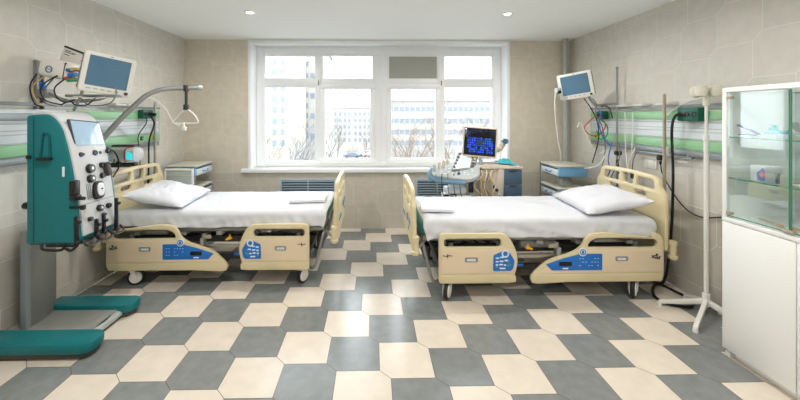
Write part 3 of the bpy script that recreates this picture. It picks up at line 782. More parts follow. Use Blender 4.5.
# cable tangle over the machine
pal = [('black', 'cable_black'), ('grey', 'cable_grey'), ('white', 'cable_white'), ('tan', 'cable_tan')]
rr = random.Random(3)
hang = [[(-2.53, 2.70, 1.90), (-2.56, 2.68, 1.80), (-2.55, 2.70, 1.68), (-2.47, 2.69, 1.645)], [(-2.37, 2.66, 1.86), (-2.45, 2.68, 1.78), (-2.43, 2.66, 1.68), (-2.33, 2.64, 1.65)],
        [(-2.34, 2.66, 1.88), (-2.42, 2.62, 1.80), (-2.40, 2.62, 1.70), (-2.26, 2.60, 1.66)], [(-2.30, 2.66, 1.66), (-2.22, 2.66, 1.72), (-2.10, 2.68, 1.71), (-2.02, 2.70, 1.72)],
        [(-2.30, 2.68, 1.86), (-2.36, 2.66, 1.79), (-2.33, 2.64, 1.72), (-2.25, 2.62, 1.68), (-2.18, 2.62, 1.70)], [(-2.20, 2.70, 1.71), (-2.12, 2.68, 1.66), (-2.00, 2.70, 1.67), (-1.96, 2.72, 1.73), (-1.97, 2.74, 1.80)],
        [(-2.46, 2.68, 1.87), (-2.52, 2.66, 1.80), (-2.50, 2.66, 1.70), (-2.42, 2.64, 1.65)], [(-2.28, 2.62, 1.66), (-2.20, 2.60, 1.69), (-2.16, 2.60, 1.66), (-2.08, 2.60, 1.66), (-2.05, 2.64, 1.71)]]
for k, p in enumerate(hang):
    cn, cm = pal[(0, 1, 0, 2, 0, 1, 3, 0)[k]]
    cable('monitor_cable', '%s lead looping among the cables over the teal machine' % cn, p, .005, cm, group='%s leads over the teal machine' % cn)
# monitor on the other wall
mt, M = monitor('tilted patient monitor with pale screen frame near the corner riser pipe', (2.315, 3.98, 1.925), math.radians(-36), math.radians(5), math.radians(-9), .35, .295, 'screen_blue', .09)
t = thing('monitor_mount', 'slim wall pole and arm carrying the monitor near the corner riser pipe', 'monitor mount', (2.72, 3.84, .70), group='monitor mounts')
MB().tube([(2.70, 3.84, .70), (2.70, 3.84, 2.11)], .011, 10, 1).build('pole', 'grey_metal', t)
m = MB()
for z in (.95, 1.66): m.box(2.70, XR-.06 if z > 1.3 and z < 1.7 else XR-.001, 3.825, 3.855, z-.012, z+.012, .003)
m.build('pole_bracket', 'grey_metal', t)
MB().tube([(2.70, 3.84, 1.72), (2.64, 3.90, 1.71), (2.55, 3.96, 1.70), (2.53, 4.02, 1.74), (2.48, 4.04, 1.84), (2.38, 4.04, 1.90)], .014, 8).build('arm', 'grey_metal', t)
MB().sph((2.70, 3.84, 2.11), .016, seg=10).build('pole_cap', 'grey_metal', t)
m = MB(); m.cyl((2.66, 3.82, 1.17), (2.73, 3.82, 1.17), .022, seg=12, bev=.004); m.cyl((2.68, 3.81, 1.17), (2.68, 3.77, 1.17), .026, seg=12, bev=.004); m.build('clamp', 'black', t); MB().cyl((2.69, 3.82, 1.10), (2.69, 3.82, 1.02), .014, seg=12).build('clamp_grip', 'black', t)
t = thing('sensor_holder', 'small grey sensor holder with white cable clipped beside the tilted monitor', 'holder', (2.10, 4.0, 1.86))
MB().box(2.095, 2.15, 3.97, 4.03, 1.83, 1.90, .010).build('housing', 'unit_light', t); MB().cyl((2.12, 3.972, 1.85), (2.12, 3.945, 1.85), .018, seg=14).build('knob', 'black', t)
m = MB(); m.tube([(2.10, 3.98, 1.86), (2.08, 3.98, 1.80), (2.08, 3.98, 1.6), (2.12, 3.99, 1.3), (2.17, 4.02, 1.12), (2.2, 4.1, 1.02)], .005, 6); m.build('lead', 'cable_white', t)
hangR = [([(2.40, 3.96, 1.78), (2.46, 3.92, 1.66), (2.52, 3.90, 1.5), (2.50, 3.86, 1.3), (2.46, 3.9, 1.05)], 'black'), ([(2.50, 3.96, 1.78), (2.52, 3.92, 1.7), (2.50, 3.9, 1.6), (2.56, 3.88, 1.45), (2.58, 3.86, 1.2), (2.56, 3.9, .95)], 'grey'),
         ([(2.53, 4.0, 1.72), (2.56, 3.9, 1.6), (2.52, 3.88, 1.52), (2.54, 3.86, 1.38), (2.62, 3.84, 1.25)], 'blue'), ([(2.51, 3.9, 1.58), (2.44, 3.9, 1.53), (2.38, 3.92, 1.44), (2.45, 3.9, 1.36), (2.54, 3.88, 1.38), (2.59, 3.87, 1.48), (2.53, 3.88, 1.56)], 'red'),
         ([(2.52, 3.88, 1.55), (2.60, 3.86, 1.47), (2.59, 3.85, 1.36), (2.52, 3.86, 1.32), (2.49, 3.87, 1.42)], 'green'), ([(2.70, 3.72, 1.62), (2.69, 3.7, 1.5), (2.68, 3.68, 1.2), (2.66, 3.62, 1.02), (2.64, 3.58, 1.1), (2.66, 3.52, 1.25)], 'white'),
         ([(2.62, 3.86, 1.22), (2.56, 3.86, 1.1), (2.50, 3.88, 1.02), (2.40, 3.95, .98)], 'white'), ([(2.64, 3.84, 1.28), (2.60, 3.84, 1.1), (2.62, 3.84, .98), (2.58, 3.86, .86)], 'blue'),
         ([(2.67, 3.76, 1.28), (2.66, 3.75, 1.12), (2.62, 3.76, 1.0), (2.6, 3.8, .9)], 'grey'), ([(2.30, 3.92, 1.45), (2.34, 3.92, 1.5), (2.42, 3.9, 1.3), (2.52, 3.9, 1.16), (2.6, 3.88, 1.2)], 'white'),
         ([(2.56, 3.9, 1.68), (2.60, 3.9, 1.69), (2.63, 3.86, 1.66), (2.65, 3.84, 1.55)], 'black'), ([(2.71, 3.62, 1.62), (2.71, 3.62, 1.4), (2.70, 3.62, 1.16), (2.69, 3.60, .98)], 'white')]
for p, cn in hangR:
    cable('sensor_cable', '%s lead hanging in the tangle below the monitor near the corner' % cn, p, .006, 'cable_'+cn, group='%s leads near the corner' % cn)
t = ur
m = MB(); m.cyl((2.69, 3.60, .93), (2.69, 3.60, 1.0), .018, seg=14, bev=.004); cup_ = m.build('flow_meter', 'bed_dark', t); MB().cyl((2.69, 3.6, 1.0), (2.69, 3.6, 1.02), .010, seg=10).build('cap', 'steel', cup_); MB().tube([(2.69, 3.6, 1.01), (2.70, 3.6, 1.12), (2.735, 3.6, 1.20)], .004, 6).build('hose', 'cable_black', cup_)

# ------------------------------------------------------------------ teal dialysis machine
t = thing('dialysis_machine', 'teal dialysis machine with grey control panel on a wide floor base', 'dialysis machine', (-2.3, 2.6, 0))
Y0, Y1 = 2.33, 2.68
side = [(-2.251, .745), (-2.251, 1.585), (-2.125, 1.595), (-2.075, 1.565), (-2.03, 1.50), (-1.966, 1.262), (-1.918, .885), (-1.905, .775), (-1.93, .745)]
MX = lambda y: basis((0, y, 0), (1, 0, 0), (0, 0, 1), (0, -1, 0))
MB().plate(rounded(side, [.02, .02, .05, .05, .05, .2, .2, .02, .02]), [], Y1-Y0, .012, MX((Y0+Y1)/2)).build('housing', 'teal', t)
# seam and grip on the side wall
s = MB(); s.plate([(-2.205, .76), (-2.205, 1.575), (-2.201, 1.575), (-2.201, .76)], [], .004, .001, MX(Y0-.001)); s.build('side_seam', 'teal_deep', t)
g = MB().plate(rounded([(-2.165, 1.30), (-2.145, 1.48), (-2.095, 1.46), (-2.085, 1.30)], .012), [rounded([(-2.150, 1.31), (-2.135, 1.462), (-2.108, 1.45), (-2.10, 1.31)], .008)], .012, .004, MX(Y0-.004)).build('side_grip', 'teal_deep', t)
MB().box(-2.17, -2.075, Y0-.03, Y0-.002, 1.292, 1.312, .006).build('grip_ledge', 'black', g)
MB().box(-2.245, -2.215, Y0-.012, Y0-.002, 1.30, 1.325, .004).build('side_latch', 'black', t)
MB().plate(rrect(-2.018, 1.185, -2.003, 1.25, .004), [], .004, .001, MX(Y0-.003)).build('side_label', 'label_white', t)
m = MB(); m.cyl((-2.252, Y0+.05, .985), (-2.31, Y0+.05, .985), .024, seg=16, bev=.006); m.build('side_knob', 'black', t)
# grey face, wrapped over the top
face = [(-2.24, 1.588), (-2.21, 1.606), (-2.125, 1.609), (-2.065, 1.575), (-2.018, 1.505), (-1.954, 1.262), (-1.905, .885), (-1.893, .79), (-1.94, .785), (-2.06, 1.50), (-2.14, 1.56)]
MB().plate(rounded(face, [.005, .02, .05, .05, .05, .2, .2, .01, .01, .05, .05]), [], Y1-Y0-.050, .006, MX((Y0+Y1)/2-.008)).build('control_panel', 'machine_grey', t)
FM = basis((-2.018, 2.33, 1.515), (0, 1, 0), (-.181, 0, .983), (.983, 0, .181))
def fp(y, z): return (y-2.33, (z-1.515)*1.017)
def FB(a, b, h=0): return FM @ T(a, b, h)
MB(FM).plate(rounded([fp(2.372, 1.560), fp(2.635, 1.535), fp(2.652, 1.355), fp(2.385, 1.368)][::-1], .012), [], .014, .004).build('screen_bezel', 'bed_dark', t)
MB(FM @ T(0, 0, .006)).plate(rounded([fp(2.386, 1.549), fp(2.624, 1.526), fp(2.638, 1.368), fp(2.396, 1.380)][::-1], .006), [], .010, .002).build('screen', 'screen_pale', t)
def knob(y, z, r, h, m='black', cap=None):
    a, b = fp(y, z); o = MB(FB(a, b)).lathe([(0, 0), (r, 0), (r, h*.55), (r*.86, h), (0, h)], seg=20).build('knob', m, t)
    if cap: MB(FB(a, b, h)).lathe([(0, 0), (r*.4, 0), (r*.35, .004), (0, .004)], seg=12).build('knob_cap', cap, o)
for y, z, r, h in ((2.415, 1.317, .017, .02), (2.535, 1.317, .020, .02), (2.582, 1.313, .013, .014), (2.650, 1.318, .018, .03), (2.46, 1.215, .032, .035), (2.452, 1.147, .028, .035), (2.568, 1.225, .020, .03), (2.558, 1.152, .020, .03), (2.495, .937, .024, .022), (2.575, .934, .018, .02), (2.40, .888, .015, .02), (2.52, .885, .012, .02)):
    knob(y, z, r, h, 'black', 'steel' if r > .022 else None)
a, b = fp(2.43, 1.317); MB(FB(a, b)).box(-.03, .012, -.008, .008, 0, .02, .005).build('toggle_lever', 'black', t)
a, b = fp(2.60, 1.19); c_ = MB(FB(a, b)).box(-.018, .02, -.05, .05, 0, .045, .008).build('tube_clamp', 'bed_dark', t); MB(FB(a, b)).tube([(.0, .03, .04), (.03, .04, .06), (.05, .06, .05), (.06, .04, .04)], .005, 6).build('clamp_tube', 'black', c_)
a, b = fp(2.508, 1.065)
MB(FB(a, b)).plate(rounded([(-.052, -.065), (.02, -.07), (.05, -.02), (.045, .055), (-.03, .06), (-.055, .0)], .03), [], .05, .008).build('pump_housing', 'black', t)
MB(FB(a+.002, b, .026)).plate(rounded([(-.030, -.045), (.012, -.05), (.033, -.015), (.03, .04), (-.018, .043), (-.032, .0)], .02), [], .012, .004).build('pump_cover', 'pillow_white', t)
MB(FB(a+.004, b, .034)).sph((0, 0, 0), .006, seg=8).build('pump_knob', 'black', t)
for q in range(3):
    a2, b2 = fp(2.415+.014*q, 1.075); MB(FB(a2, b2)).box(-.0035, .0035, -.06, .045, 0, .012, .002).build('tube_guide', 'unit_grey', t)
m = MB(FM); a, b = fp(2.40, 1.27); m.box(a, a+.22, b-.002, b+.002, 0, .004, .001); a, b = fp(2.37, .99); m.box(a, a+.29, b-.003, b+.003, 0, .004, .001); m.build('panel_seam', 'unit_grey', t)
m = MB(FM); a, b = fp(2.48, 1.275)
for q in range(4): m.box(a+q*.022, a+q*.022+.013, b, b+.012, 0, .003)
m.build('panel_marks', 'bed_dark', t)
# black clamps on the corner edge
m = MB(); m.box(-1.965, -1.925, Y0-.02, Y0+.03, 1.03, 1.16, .010); m.box(-1.95, -1.90, Y0-.035, Y0+.01, 1.035, 1.07, .008); m.cyl((-1.93, Y0-.01, 1.05), (-1.87, Y0-.01, 1.045), .012, seg=10); m.build('air_detector', 'black', t)
m = MB(); m.cyl((-1.97, Y0+.0, .985), (-1.88, Y0+.0, .985), .009, seg=10); m.box(-1.90, -1.875, Y0-.012, Y0+.012, .97, 1.0, .004); m.build('line_hook', 'black', t)
m = MB(); m.tube([(-1.985, Y1-.02, 1.35), (-1.93, Y1+.0, 1.30), (-1.92, Y1+.02, 1.2), (-1.95, Y1, 1.12)], .006, 6); m.build('blood_line', 'black', t)
# scales and bag hooks along the lower edge
for k, (y, zt, zb) in enumerate(((Y0-.01, .93, .745), (2.435, .88, .76), (2.50, .89, .76), (2.62, .98, .74))):
    x = -1.925 if k == 0 else -1.885
    m = MB(); m.box(x-.008, x+.014, y-.009, y+.009, zb, zt, .004); m.box(x, x+.03, y-.012, y+.012, zt-.05, zt-.03, .004); m.sph((x+.01, y, zb+.01), .014, seg=8); m.build('scale_bar', 'black', t)
for k, (y0, y1, x) in enumerate(((2.34, 2.44, -1.90), (2.45, 2.55, -1.89), (2.56, 2.66, -1.885))):
    m = MB(); m.tube([(x, y0, .77), (x+.03, y0, .735), (x+.035, (y0+y1)/2, .725), (x+.03, y1, .735), (x, y1, .77)], .008, 7); m.tube([(x-.01, y0+.01, .75), (x-.01, y1-.01, .75)], .010, 7, 1); m.build('bag_hook', 'black', t)
m = MB(); m.tube([(-2.15, Y0, .745), (-2.13, Y0-.01, .715), (-2.02, Y0-.01, .712), (-2.0, Y0, .745)], .009, 7); m.tube([(-2.12, Y0, .735), (-1.93, Y0, .735)], .008, 7, 1); m.tube([(-1.99, Y0-.01, .72), (-1.95, Y0-.015, .71), (-1.92, Y0, .74)], .009, 7); m.build('carry_bar', 'black', t)
MB().box(-2.245, -1.93, Y0+.02, Y1-.02, .735, .748, .004).build('underside', 'bed_dark', t)
# post
m = MB()
prof0 = [(-2.43, .07), (-2.43, .76), (-2.20, .76), (-2.20, .42), (-2.185, .25), (-2.14, .14), (-2.03, .085), (-2.03, .07)]
m.plate(rounded([(-2.47, 2.56), (-2.44, 2.54), (-2.435, 2.62), (-2.46, 2.76), (-2.53, 2.87), (-2.57, 2.87)], [.01, .02, .08, .1, .03, .01]), [], .70, .006, T(0, 0, .42)); m.box(-2.47, -2.20, 2.56, 2.67, .70, .755, .01); m.build('post', 'post_grey', t)
MB().box(-2.475, -2.43, 2.515, 2.555, .07, .77, .008).build('post_channel', 'unit_grey', t)
# floor base
MB().box(-2.59, -1.985, 2.44, 2.86, .035, .075, .012, 3).build('base_plate', 'base_grey', t)
MB().box(-2.04, -1.955, 2.47, 2.80, .018, .064, .016, 3).build('front_sill', 'unit_light', t)
MB().plate(rounded([(-2.025, 2.58), (-1.985, 2.56), (-1.972, 2.64), (-1.985, 2.72), (-2.025, 2.70)], .02), [], .006, .002, T(0, 0, .068)).build('brake_pad', 'bed_dark', t)
def foot(y0, y1, x0, x1):
    m = MB().plate(rounded([(x0, y0), (x1, y0), (x1, y1), (x0, y1)], [.03, .085, .085, .03], 8), [], .075, .024, T(0, 0, .072))
    o = m.build('base_bumper', 'teal', t); MB().plate(rounded([(x0, y0+.01), (x1-.02, y0+.01), (x1-.02, y1-.01), (x0, y1-.01)], [.02, .07, .07, .02]), [], .03, .005, T(0, 0, .025)).build('bumper_skid', 'bed_dark', o)
foot(2.30, 2.485, -2.59, -1.83); foot(2.775, 2.945, -2.56, -1.885)
for x, y in ((-2.4, 2.38), (-2.08, 2.38), (-2.4, 2.86), (-2.08, 2.86)):
    MB().cyl((x, y-.012, .022), (x, y+.012, .022), .021, seg=14).build('castor', 'black_rubber', t)

# ------------------------------------------------------------------ syringe pump on the wall
t = thing('infusion_pump', 'grey infusion pump with cyan display mounted above the cream headboard', 'infusion pump', (-2.4, 3.45, 1.1))
m = MB(); m.box(-2.56, -2.34, 3.40, 3.54, 1.14, 1.275, .03, 3); m.build('housing', 'unit_light', t)
m = MB(); m.cyl((-2.34, 3.47, 1.21), (-2.275, 3.455, 1.205), .072, seg=24, bev=.01); m.build('face_drum', 'machine_grey', t)
m = MB(); m.box(-2.345, -2.265, 3.375, 3.395, 1.15, 1.255, .006); m.build('display_frame', 'machine_grey', t)
m = MB(); m.plate(rounded([(-2.335, 1.17), (-2.272, 1.155), (-2.280, 1.225), (-2.33, 1.245)], .006), [], .006, .002, basis((0, 3.373, 0), (1, 0, 0), (0, 0, 1), (0, -1, 0))); m.build('display', 'cyan_display', t)
m = MB(); m.tube([(-2.35, 3.39, 1.14), (-2.36, 3.385, 1.21), (-2.34, 3.385, 1.27), (-2.28, 3.40, 1.285)], .005, 6); m.build('red_trim', 'cable_red', t)
m = MB(); m.box(-2.60, -2.30, 3.44, 3.50, 1.095, 1.125, .004); m.cyl((-2.5, 3.42, 1.10), (-2.32, 3.42, 1.105), .016, seg=10); m.build('clamp_bar', 'black', t)
MB().box(-2.52, -2.30, 3.44, 3.50, 1.28, 1.30, .004).build('top_handle', 'bed_dark', t)
m = MB(); m.cyl((-2.45, 3.44, 1.12), (-2.45, 3.44, 1.145), .02, seg=10); m.cyl((-2.50, 3.43, 1.12), (-2.56, 3.40, 1.06), .012, seg=10); m.build('clamp_screw', 'black', t)

# ------------------------------------------------------------------ lifting pole + bed poles
t = thing('lifting_pole', 'curved grey lifting pole over the bed with strap and triangular grip', 'lifting pole', (-2.44, 3.20, .45))
MB().tube([(-2.47, 3.17, .45), (-2.47, 3.17, 1.22), (-2.45, 3.19, 1.32), (-2.36, 3.30, 1.52), (-2.25, 3.45, 1.73), (-2.20, 3.52, 1.80), (-2.13, 3.60, 1.845), (-2.03, 3.70, 1.865), (-1.88, 3.82, 1.88)], .026, 14, 6, taper=.022).build('pole', 'grey_metal', t)
MB().cyl((-1.885, 3.816, 1.88), (-1.845, 3.846, 1.883), .026, seg=14, bev=.004).build('end_cap', 'unit_light', t)
m = MB(); m.box(-1.985, -1.945, 3.715, 3.775, 1.835, 1.905, .01); m.box(-1.98, -1.95, 3.74, 3.75, 1.66, 1.84, .003); m.box(-1.99, -1.94, 3.725, 3.765, 1.64, 1.70, .008); m.build('strap', 'strap_grey', t)
MB().tube([(-1.966, 3.745, 1.655), (-2.03, 3.745, 1.60), (-2.10, 3.745, 1.52), (-2.10, 3.745, 1.505), (-2.0, 3.745, 1.50), (-1.86, 3.745, 1.505), (-1.845, 3.745, 1.53), (-1.89, 3.745, 1.60), (-1.962, 3.745, 1.655)], .008, 8, 4).build('triangle_grip', 'white_metal', t)
cable('call_cord', 'white call cord hanging from the lifting pole to a white hand switch', [(-2.23, 3.46, 1.77), (-2.18, 3.56, 1.74), (-2.12, 3.65, 1.64), (-2.08, 3.70, 1.52), (-2.03, 3.72, 1.475), (-1.99, 3.73, 1.47)], .006, 'cable_white', 'cord')
tag(MB().box(-2.005, -1.955, 3.71, 3.74, 1.42, 1.47, .012, 3).cyl((-1.98, 3.725, 1.465), (-1.985, 3.725, 1.50), .012, seg=10).build('hand_switch', 'white_metal'), 'white hand switch at the end of the cord under the triangular grip', 'hand switch')
def bedpole(x, y, z1, label, m_):
    t = thing('drip_pole', label, 'drip pole', (x, y, .40), group='plain metal drip poles')
    MB().cyl((x, y, .40), (x, y, z1), .0135, seg=14).build('pole', m_, t)
    MB().cyl((x, y, .40), (x, y, .50), .022, seg=14, bev=.004).build('sleeve', 'bed_beige', t)
    MB().sph((x, y, z1), .014, seg=10).build('pole_tip', m_, t)
bedpole(2.625, 3.12, 1.765, 'beige metal drip pole at the headboard corner beside the white drip stand', 'bar_beige')
bedpole(-2.525, 4.13, 1.73, 'thin dark metal drip pole behind the headboard by the bedside cabinet', 'steel')

# ------------------------------------------------------------------ bedside trolleys
def trolley(label):
    t = thing('bedside_trolley', label, 'bedside trolley', (0, 0, 0), group='bedside trolleys')
    # drawers face local -x ; near side is local -y
    for k, z in enumerate((.835, .565)):
        MB().box(-.175, .175, -.22, .22, z, z+.118, .012).build('box', 'light_blue', t)
        MB().plate(rounded([(-.195, -.235), (.19, -.235), (.19, .235), (-.195, .235)], .03), [], .018, .006, T(0, 0, z+.127)).build('top_tray', 'table_top', t)
        d = MB().box(-.19, -.172, -.205, .205, z+.012, z+.094, .006).build('drawer', 'unit_white', t)
        h = MB().box(-.192, -.176, -.20, .20, z+.090, z+.102, .003); h.build('grip_shadow_gap', 'black', d)  # solid black strip, stands in for the shade above the drawer front
        MB().tube([(-.19, -.07, z+.06), (-.205, -.05, z+.045), (-.205, .05, z+.045), (-.19, .07, z+.06)], .005, 6).build('handle', 'label_blue', d)
        MB().box(-.16, .16, -.20, .20, z-.006, z, .002).build('bottom_plate', 'grey_metal', t)
    MB().box(-.06, .06, -.05, .05, .09, .835, .012).build('column', 'unit_light', t)
    MB().plate(rounded([(-.19, -.22), (.19, -.22), (.19, .22), (-.19, .22)], .05), [], .04, .01, T(0, 0, .085)).build('base', 'table_top', t)
    for x in (-.15, .15):
        for y in (-.18, .18): MB().cyl((x, y-.012, .033), (x, y+.012, .033), .033, seg=16, bev=.003).build('castor', 'black_rubber', t)
    for x in (-.15, .15):
        for y in (-.18, .18): MB().cyl((x, y, .05), (x, y, .07), .012, seg=10).build('castor_stem', 'grey_metal', t)
    return t
tr = trolley('light blue bedside trolley with two drawer boxes in the corner by the riser pipe')
tl = copy_tree(tr); tl['label'] = 'light blue bedside trolley partly hidden behind the bed by the teal machine'
tr.location = (2.43, 4.44, 0)
tl.location = (-2.345, 4.56, 0); tl.rotation_euler = (0, 0, PI)
MB().tube([(2.255, 4.70, .05), (2.255, 4.70, .97)], .008, 8, 1).build('side_post', 'grey_metal', tr)
f = MB().tube([(-2.49, 4.275, .60), (-2.49, 4.275, .90), (-2.47, 4.275, .930), (-2.20, 4.275, .930), (-2.17, 4.275, .90), (-2.17, 4.275, .60)], .015, 10, 4).build('folded_tray_frame', 'white_metal', tl)
MB().box(-2.48, -2.18, 4.268, 4.282, .61, .92, .004).build('folded_tray', 'unit_light', f)
MB().box(-2.48, -2.18, 4.262, 4.268, .86, .866, .001).build('tray_ridge', 'table_top', f)

# ------------------------------------------------------------------ ultrasound machine
t = thing('ultrasound_machine', 'wheeled ultrasound machine with dark screen and tilted console by the window', 'ultrasound machine', (1.4, 4.45, 0))
# cart
m = MB(); m.box(1.32, 1.60, 4.28, 4.78, .15, .95, .04, 3); m.build('cart_body', 'ultra_cream', t)
m = MB(); m.plate(rounded([(1.28, .955), (1.38, .990), (1.84, .955), (1.84, .925), (1.34, .925)], .012), [], .52, .010, basis((0, 4.52, 0), (1, 0, 0), (0, 0, 1), (0, -1, 0))); m.build('cart_top', 'ultra_cream', t)
MB().box(1.575, 1.82, 4.29, 4.74, .55, .925, .016).build('drawer_tower', 'ultra_cream', t)
for k, (z0, z1) in enumerate(((.745, .918), (.56, .735))):
    d = MB().box(1.585, 1.822, 4.262, 4.292, z0, z1, .008).build('drawer', 'slate_blue', t)
    MB().box(1.665, 1.75, 4.254, 4.268, z1-.022, z1-.006, .005).build('drawer_pull', 'black', d)
MB().box(1.30, 1.72, 4.20, 4.80, .08, .16, .03).build('cart_base', 'ultra_grey', t)
for x in (1.36, 1.66):
    for y in (4.28, 4.72): MB().cyl((x, y-.02, .05), (x, y+.02, .05), .05, seg=18, bev=.005).build('castor', 'black_rubber', t)
m = MB(); m.plate(rounded([(1.44, .56), (1.53, .925), (1.60, .925), (1.585, .56)], .02), [], .05, .012, basis((0, 4.27, 0), (1, 0, 0), (0, 0, 1), (0, -1, 0))); m.build('side_fin', 'ultra_cream', t)
for x, z, mm in ((1.47, .72, 'black'), (1.50, .68, 'bed_dark'), (1.53, .62, 'ultra_grey'), (1.55, .58, 'black')): MB().sph((x, 4.235, z), .020, seg=10).build('probe_plug', mm, t)
# console
CM = T(1.06, 4.22, .915) @ RZ(math.radians(-16)) @ RX(math.radians(27))
m = MB(CM); m.plate(rounded([(-.34, -.14), (.10, -.20), (.22, -.10), (.22, .14), (-.10, .16), (-.34, .02)], .05), [], .055, .015); m.build('console', 'ultra_grey', t)
m = MB(CM); m.tube([(-.35, .02, -.01), (-.37, -.08, -.015), (-.32, -.16, -.02), (-.12, -.20, -.02), (.06, -.21, -.02)], .026, 10); m.build('console_handle', 'ultra_blue', t)
m = MB(CM)
rr = random.Random(5)
for i in range(9):
    for j in range(4):
        if rr.random() < .8: m.box(-.24+i*.045, -.24+i*.045+.026, -.12+j*.035, -.12+j*.035+.018, .026, .034, .002)
m.build('console_keys', 'label_white', t)
MB(CM).sph((-.02, -.10, .032), .022, seg=12).build('trackball', 'slate_blue', t)
KM = T(1.12, 4.33, 1.03) @ RZ(math.radians(-8)) @ RX(math.radians(-38)) @ RZ(math.radians(-10))
def KP(mb): mb.M = KM @ RX(PI/2*0); return mb
TB = basis((1.12, 4.27, 1.02), (.98, .16, -.02), (.10, .62, .76), (-.02, -.74, .64)) @ Matrix.Diagonal((1.15, 1.15, 1, 1))
MB(TB).plate(rounded([(-.16, -.11), (.10, -.11), (.17, .11), (-.07, .11)], .02), [], .04, .010).build('touch_panel', 'unit_grey', t)
MB(TB @ T(0, 0, .018)).plate(rounded([(-.095, -.088), (.045, -.088), (.095, .088), (-.035, .088)], .008), [], .008, .002).build('touch_screen', 'label_white', t)
m = MB(TB @ T(0, 0, .02))
for j in range(5):
    y = -.085+j*.040
    m.box(-.135+j*.0165, -.112+j*.0165, y, y+.022, 0, .008, .002); m.box(.062+j*.0135, .09+j*.0135, y, y+.022, 0, .008, .002)
m.build('panel_keys', 'bed_dark', t)
m = MB(); m.tube([(1.20, 4.25, .95), (1.24, 4.30, 1.03), (1.28, 4.36, 1.12)], .03, 10); m.build('panel_arm', 'ultra_cream', t)
for k, (x, y, z) in enumerate(((.80, 4.22, .985), (.86, 4.27, 1.0), (.73, 4.16, .965), (.92, 4.34, 1.01))):
    m = MB(); m.cyl((x, y, z-.05), (x, y, z+.015), .017, .022, seg=14, bev=.004); m.sph((x, y, z+.022), .019, (1, 1, .9), 10); m.build('probe', 'ultra_cream' if k != 2 else 'ultra_grey', t)
# console column, probe boxes and leads
m = MB(); m.tube([(1.22, 4.33, .93), (1.26, 4.36, .75), (1.30, 4.40, .45), (1.34, 4.42, .2)], .055, 12); m.build('console_column', 'ultra_grey', t)
m = MB(); m.box(.86, 1.12, 4.18, 4.34, .64, .72, .03, 3); m.box(.92, 1.10, 4.20, 4.32, .71, .78, .02, 3); m.box(.83, .92, 4.16, 4.28, .60, .66, .02, 3); m.build('connector_block', 'label_white', t)
MB().box(.84, .90, 4.135, 4.165, .61, .65, .01).build('connector_socket', 'black', t); MB().box(1.15, 1.20, 4.17, 4.23, .66, .80, .012).build('connector_socket', 'black', t)
MB().box(1.02, 1.30, 4.2, 4.5, .50, .56, .02).build('keyboard_tray', 'ultra_grey', t)
rr = random.Random(11)
for k in range(13):
    x = 1.27+.018*k; d = rr.uniform(-.05, .05)
    cm = ('cable_tan', 'cable_tan', 'cable_white', 'cable_grey', 'cable_tan')[k % 5]
    MB().tube([(x, 4.30, .93), (x-.03+d, 4.225, .86), (x-.05-d, 4.215, .74), (x-.02+d*.6, 4.22, .62), (x+.02, 4.23, .50)], .008, 6).build('probe_lead', cm, t)
for k in range(5):
    x = .74+.07*k; MB().tube([(x, 4.12, .90), (x-.005, 4.10, .78), (x+.02, 4.11, .64), (x+.10, 4.16, .58)], .005, 6).build('probe_lead', ('cable_grey', 'cable_black')[k % 2], t)
# screen
SM = T(1.31, 4.30, 1.255) @ RZ(math.radians(-10)) @ RY(math.radians(4)) @ RX(math.radians(-6))
SP = SM @ basis((0, 0, 0), (1, 0, 0), (0, 0, 1), (0, -1, 0))
MB(SP).plate(rrect(-.205, -.185, .205, .185, .014), [], .045, .010).build('monitor_housing', 'ultra_cream', t)
sc_ = MB(SP @ T(0, 0, .022)).plate(rrect(-.188, -.165, .188, .168, .006), [], .006, .002).build('monitor_screen', 'screen_dark', t)
m = MB(SP @ T(0, 0, .0255)); m2 = MB(SP @ T(0, 0, .0255)); rr = random.Random(2)
for i in range(12):
    for j in range(7):
        x = -.15+i*.026; z = -.13+j*.027
        if rr.random() < .93: (m if rr.random() < .6 else m2).box(x, x+.020, z, z+.017+rr.random()*.006, 0, .0012)
for k in range(6): m2.box(-.17+k*.055, -.15+k*.055, .135, .142, 0, .0012)
for k in range(4): m2.box(-.165, -.12, .06+k*.018, .066+k*.018, 0, .0012)
m.build('scan_image', 'scan_blue', sc_); m2.build('scan_readout', 'scan_dim', sc_)
m = MB(); m.tube([(1.33, 4.36, 1.10), (1.36, 4.40, 1.0), (1.42, 4.44, .97)], .03, 10); m.plate(rounded([(-.11, -.08), (.11, -.08), (.11, .08), (-.11, .08)], .03), [], .03, .008, T(1.42, 4.42, .995)); m.build('monitor_neck', 'unit_white', t)
m = MB(); m.tube([(1.50, 4.33, 1.16), (1.58, 4.36, 1.18), (1.62, 4.36, 1.24)], .042, 10); m.build('monitor_arm_joint', 'ultra_cream', t)
MB().cyl((1.635, 4.30, 1.265), (1.635, 4.39, 1.265), .035, seg=18, bev=.006).build('arm_knob', 'slate_blue', t)
def cf(u, v):
    a = 2*u-1; b = 2*v-1; r2 = a*a+b*b
    return (1.67+a*.12+.02*N(a*3, b*3, 1), 4.40+b*.08+.01*N(a*2, b*3, 7), .972-.02*a+.040*max(0, 1-r2)*(1+1.6*N(a*3.4, b*3.4, 2))+.018*(.6+N(a*6, b*6, 3)))
o = MB().grid(cf, 26, 18).build('crumpled_cloth', 'cyan_cloth', smooth=80); md = o.modifiers.new('thickness', 'SOLIDIFY'); md.thickness = .003
tag(o, 'crumpled cyan cloth lying on top of the ultrasound machine', 'cloth')

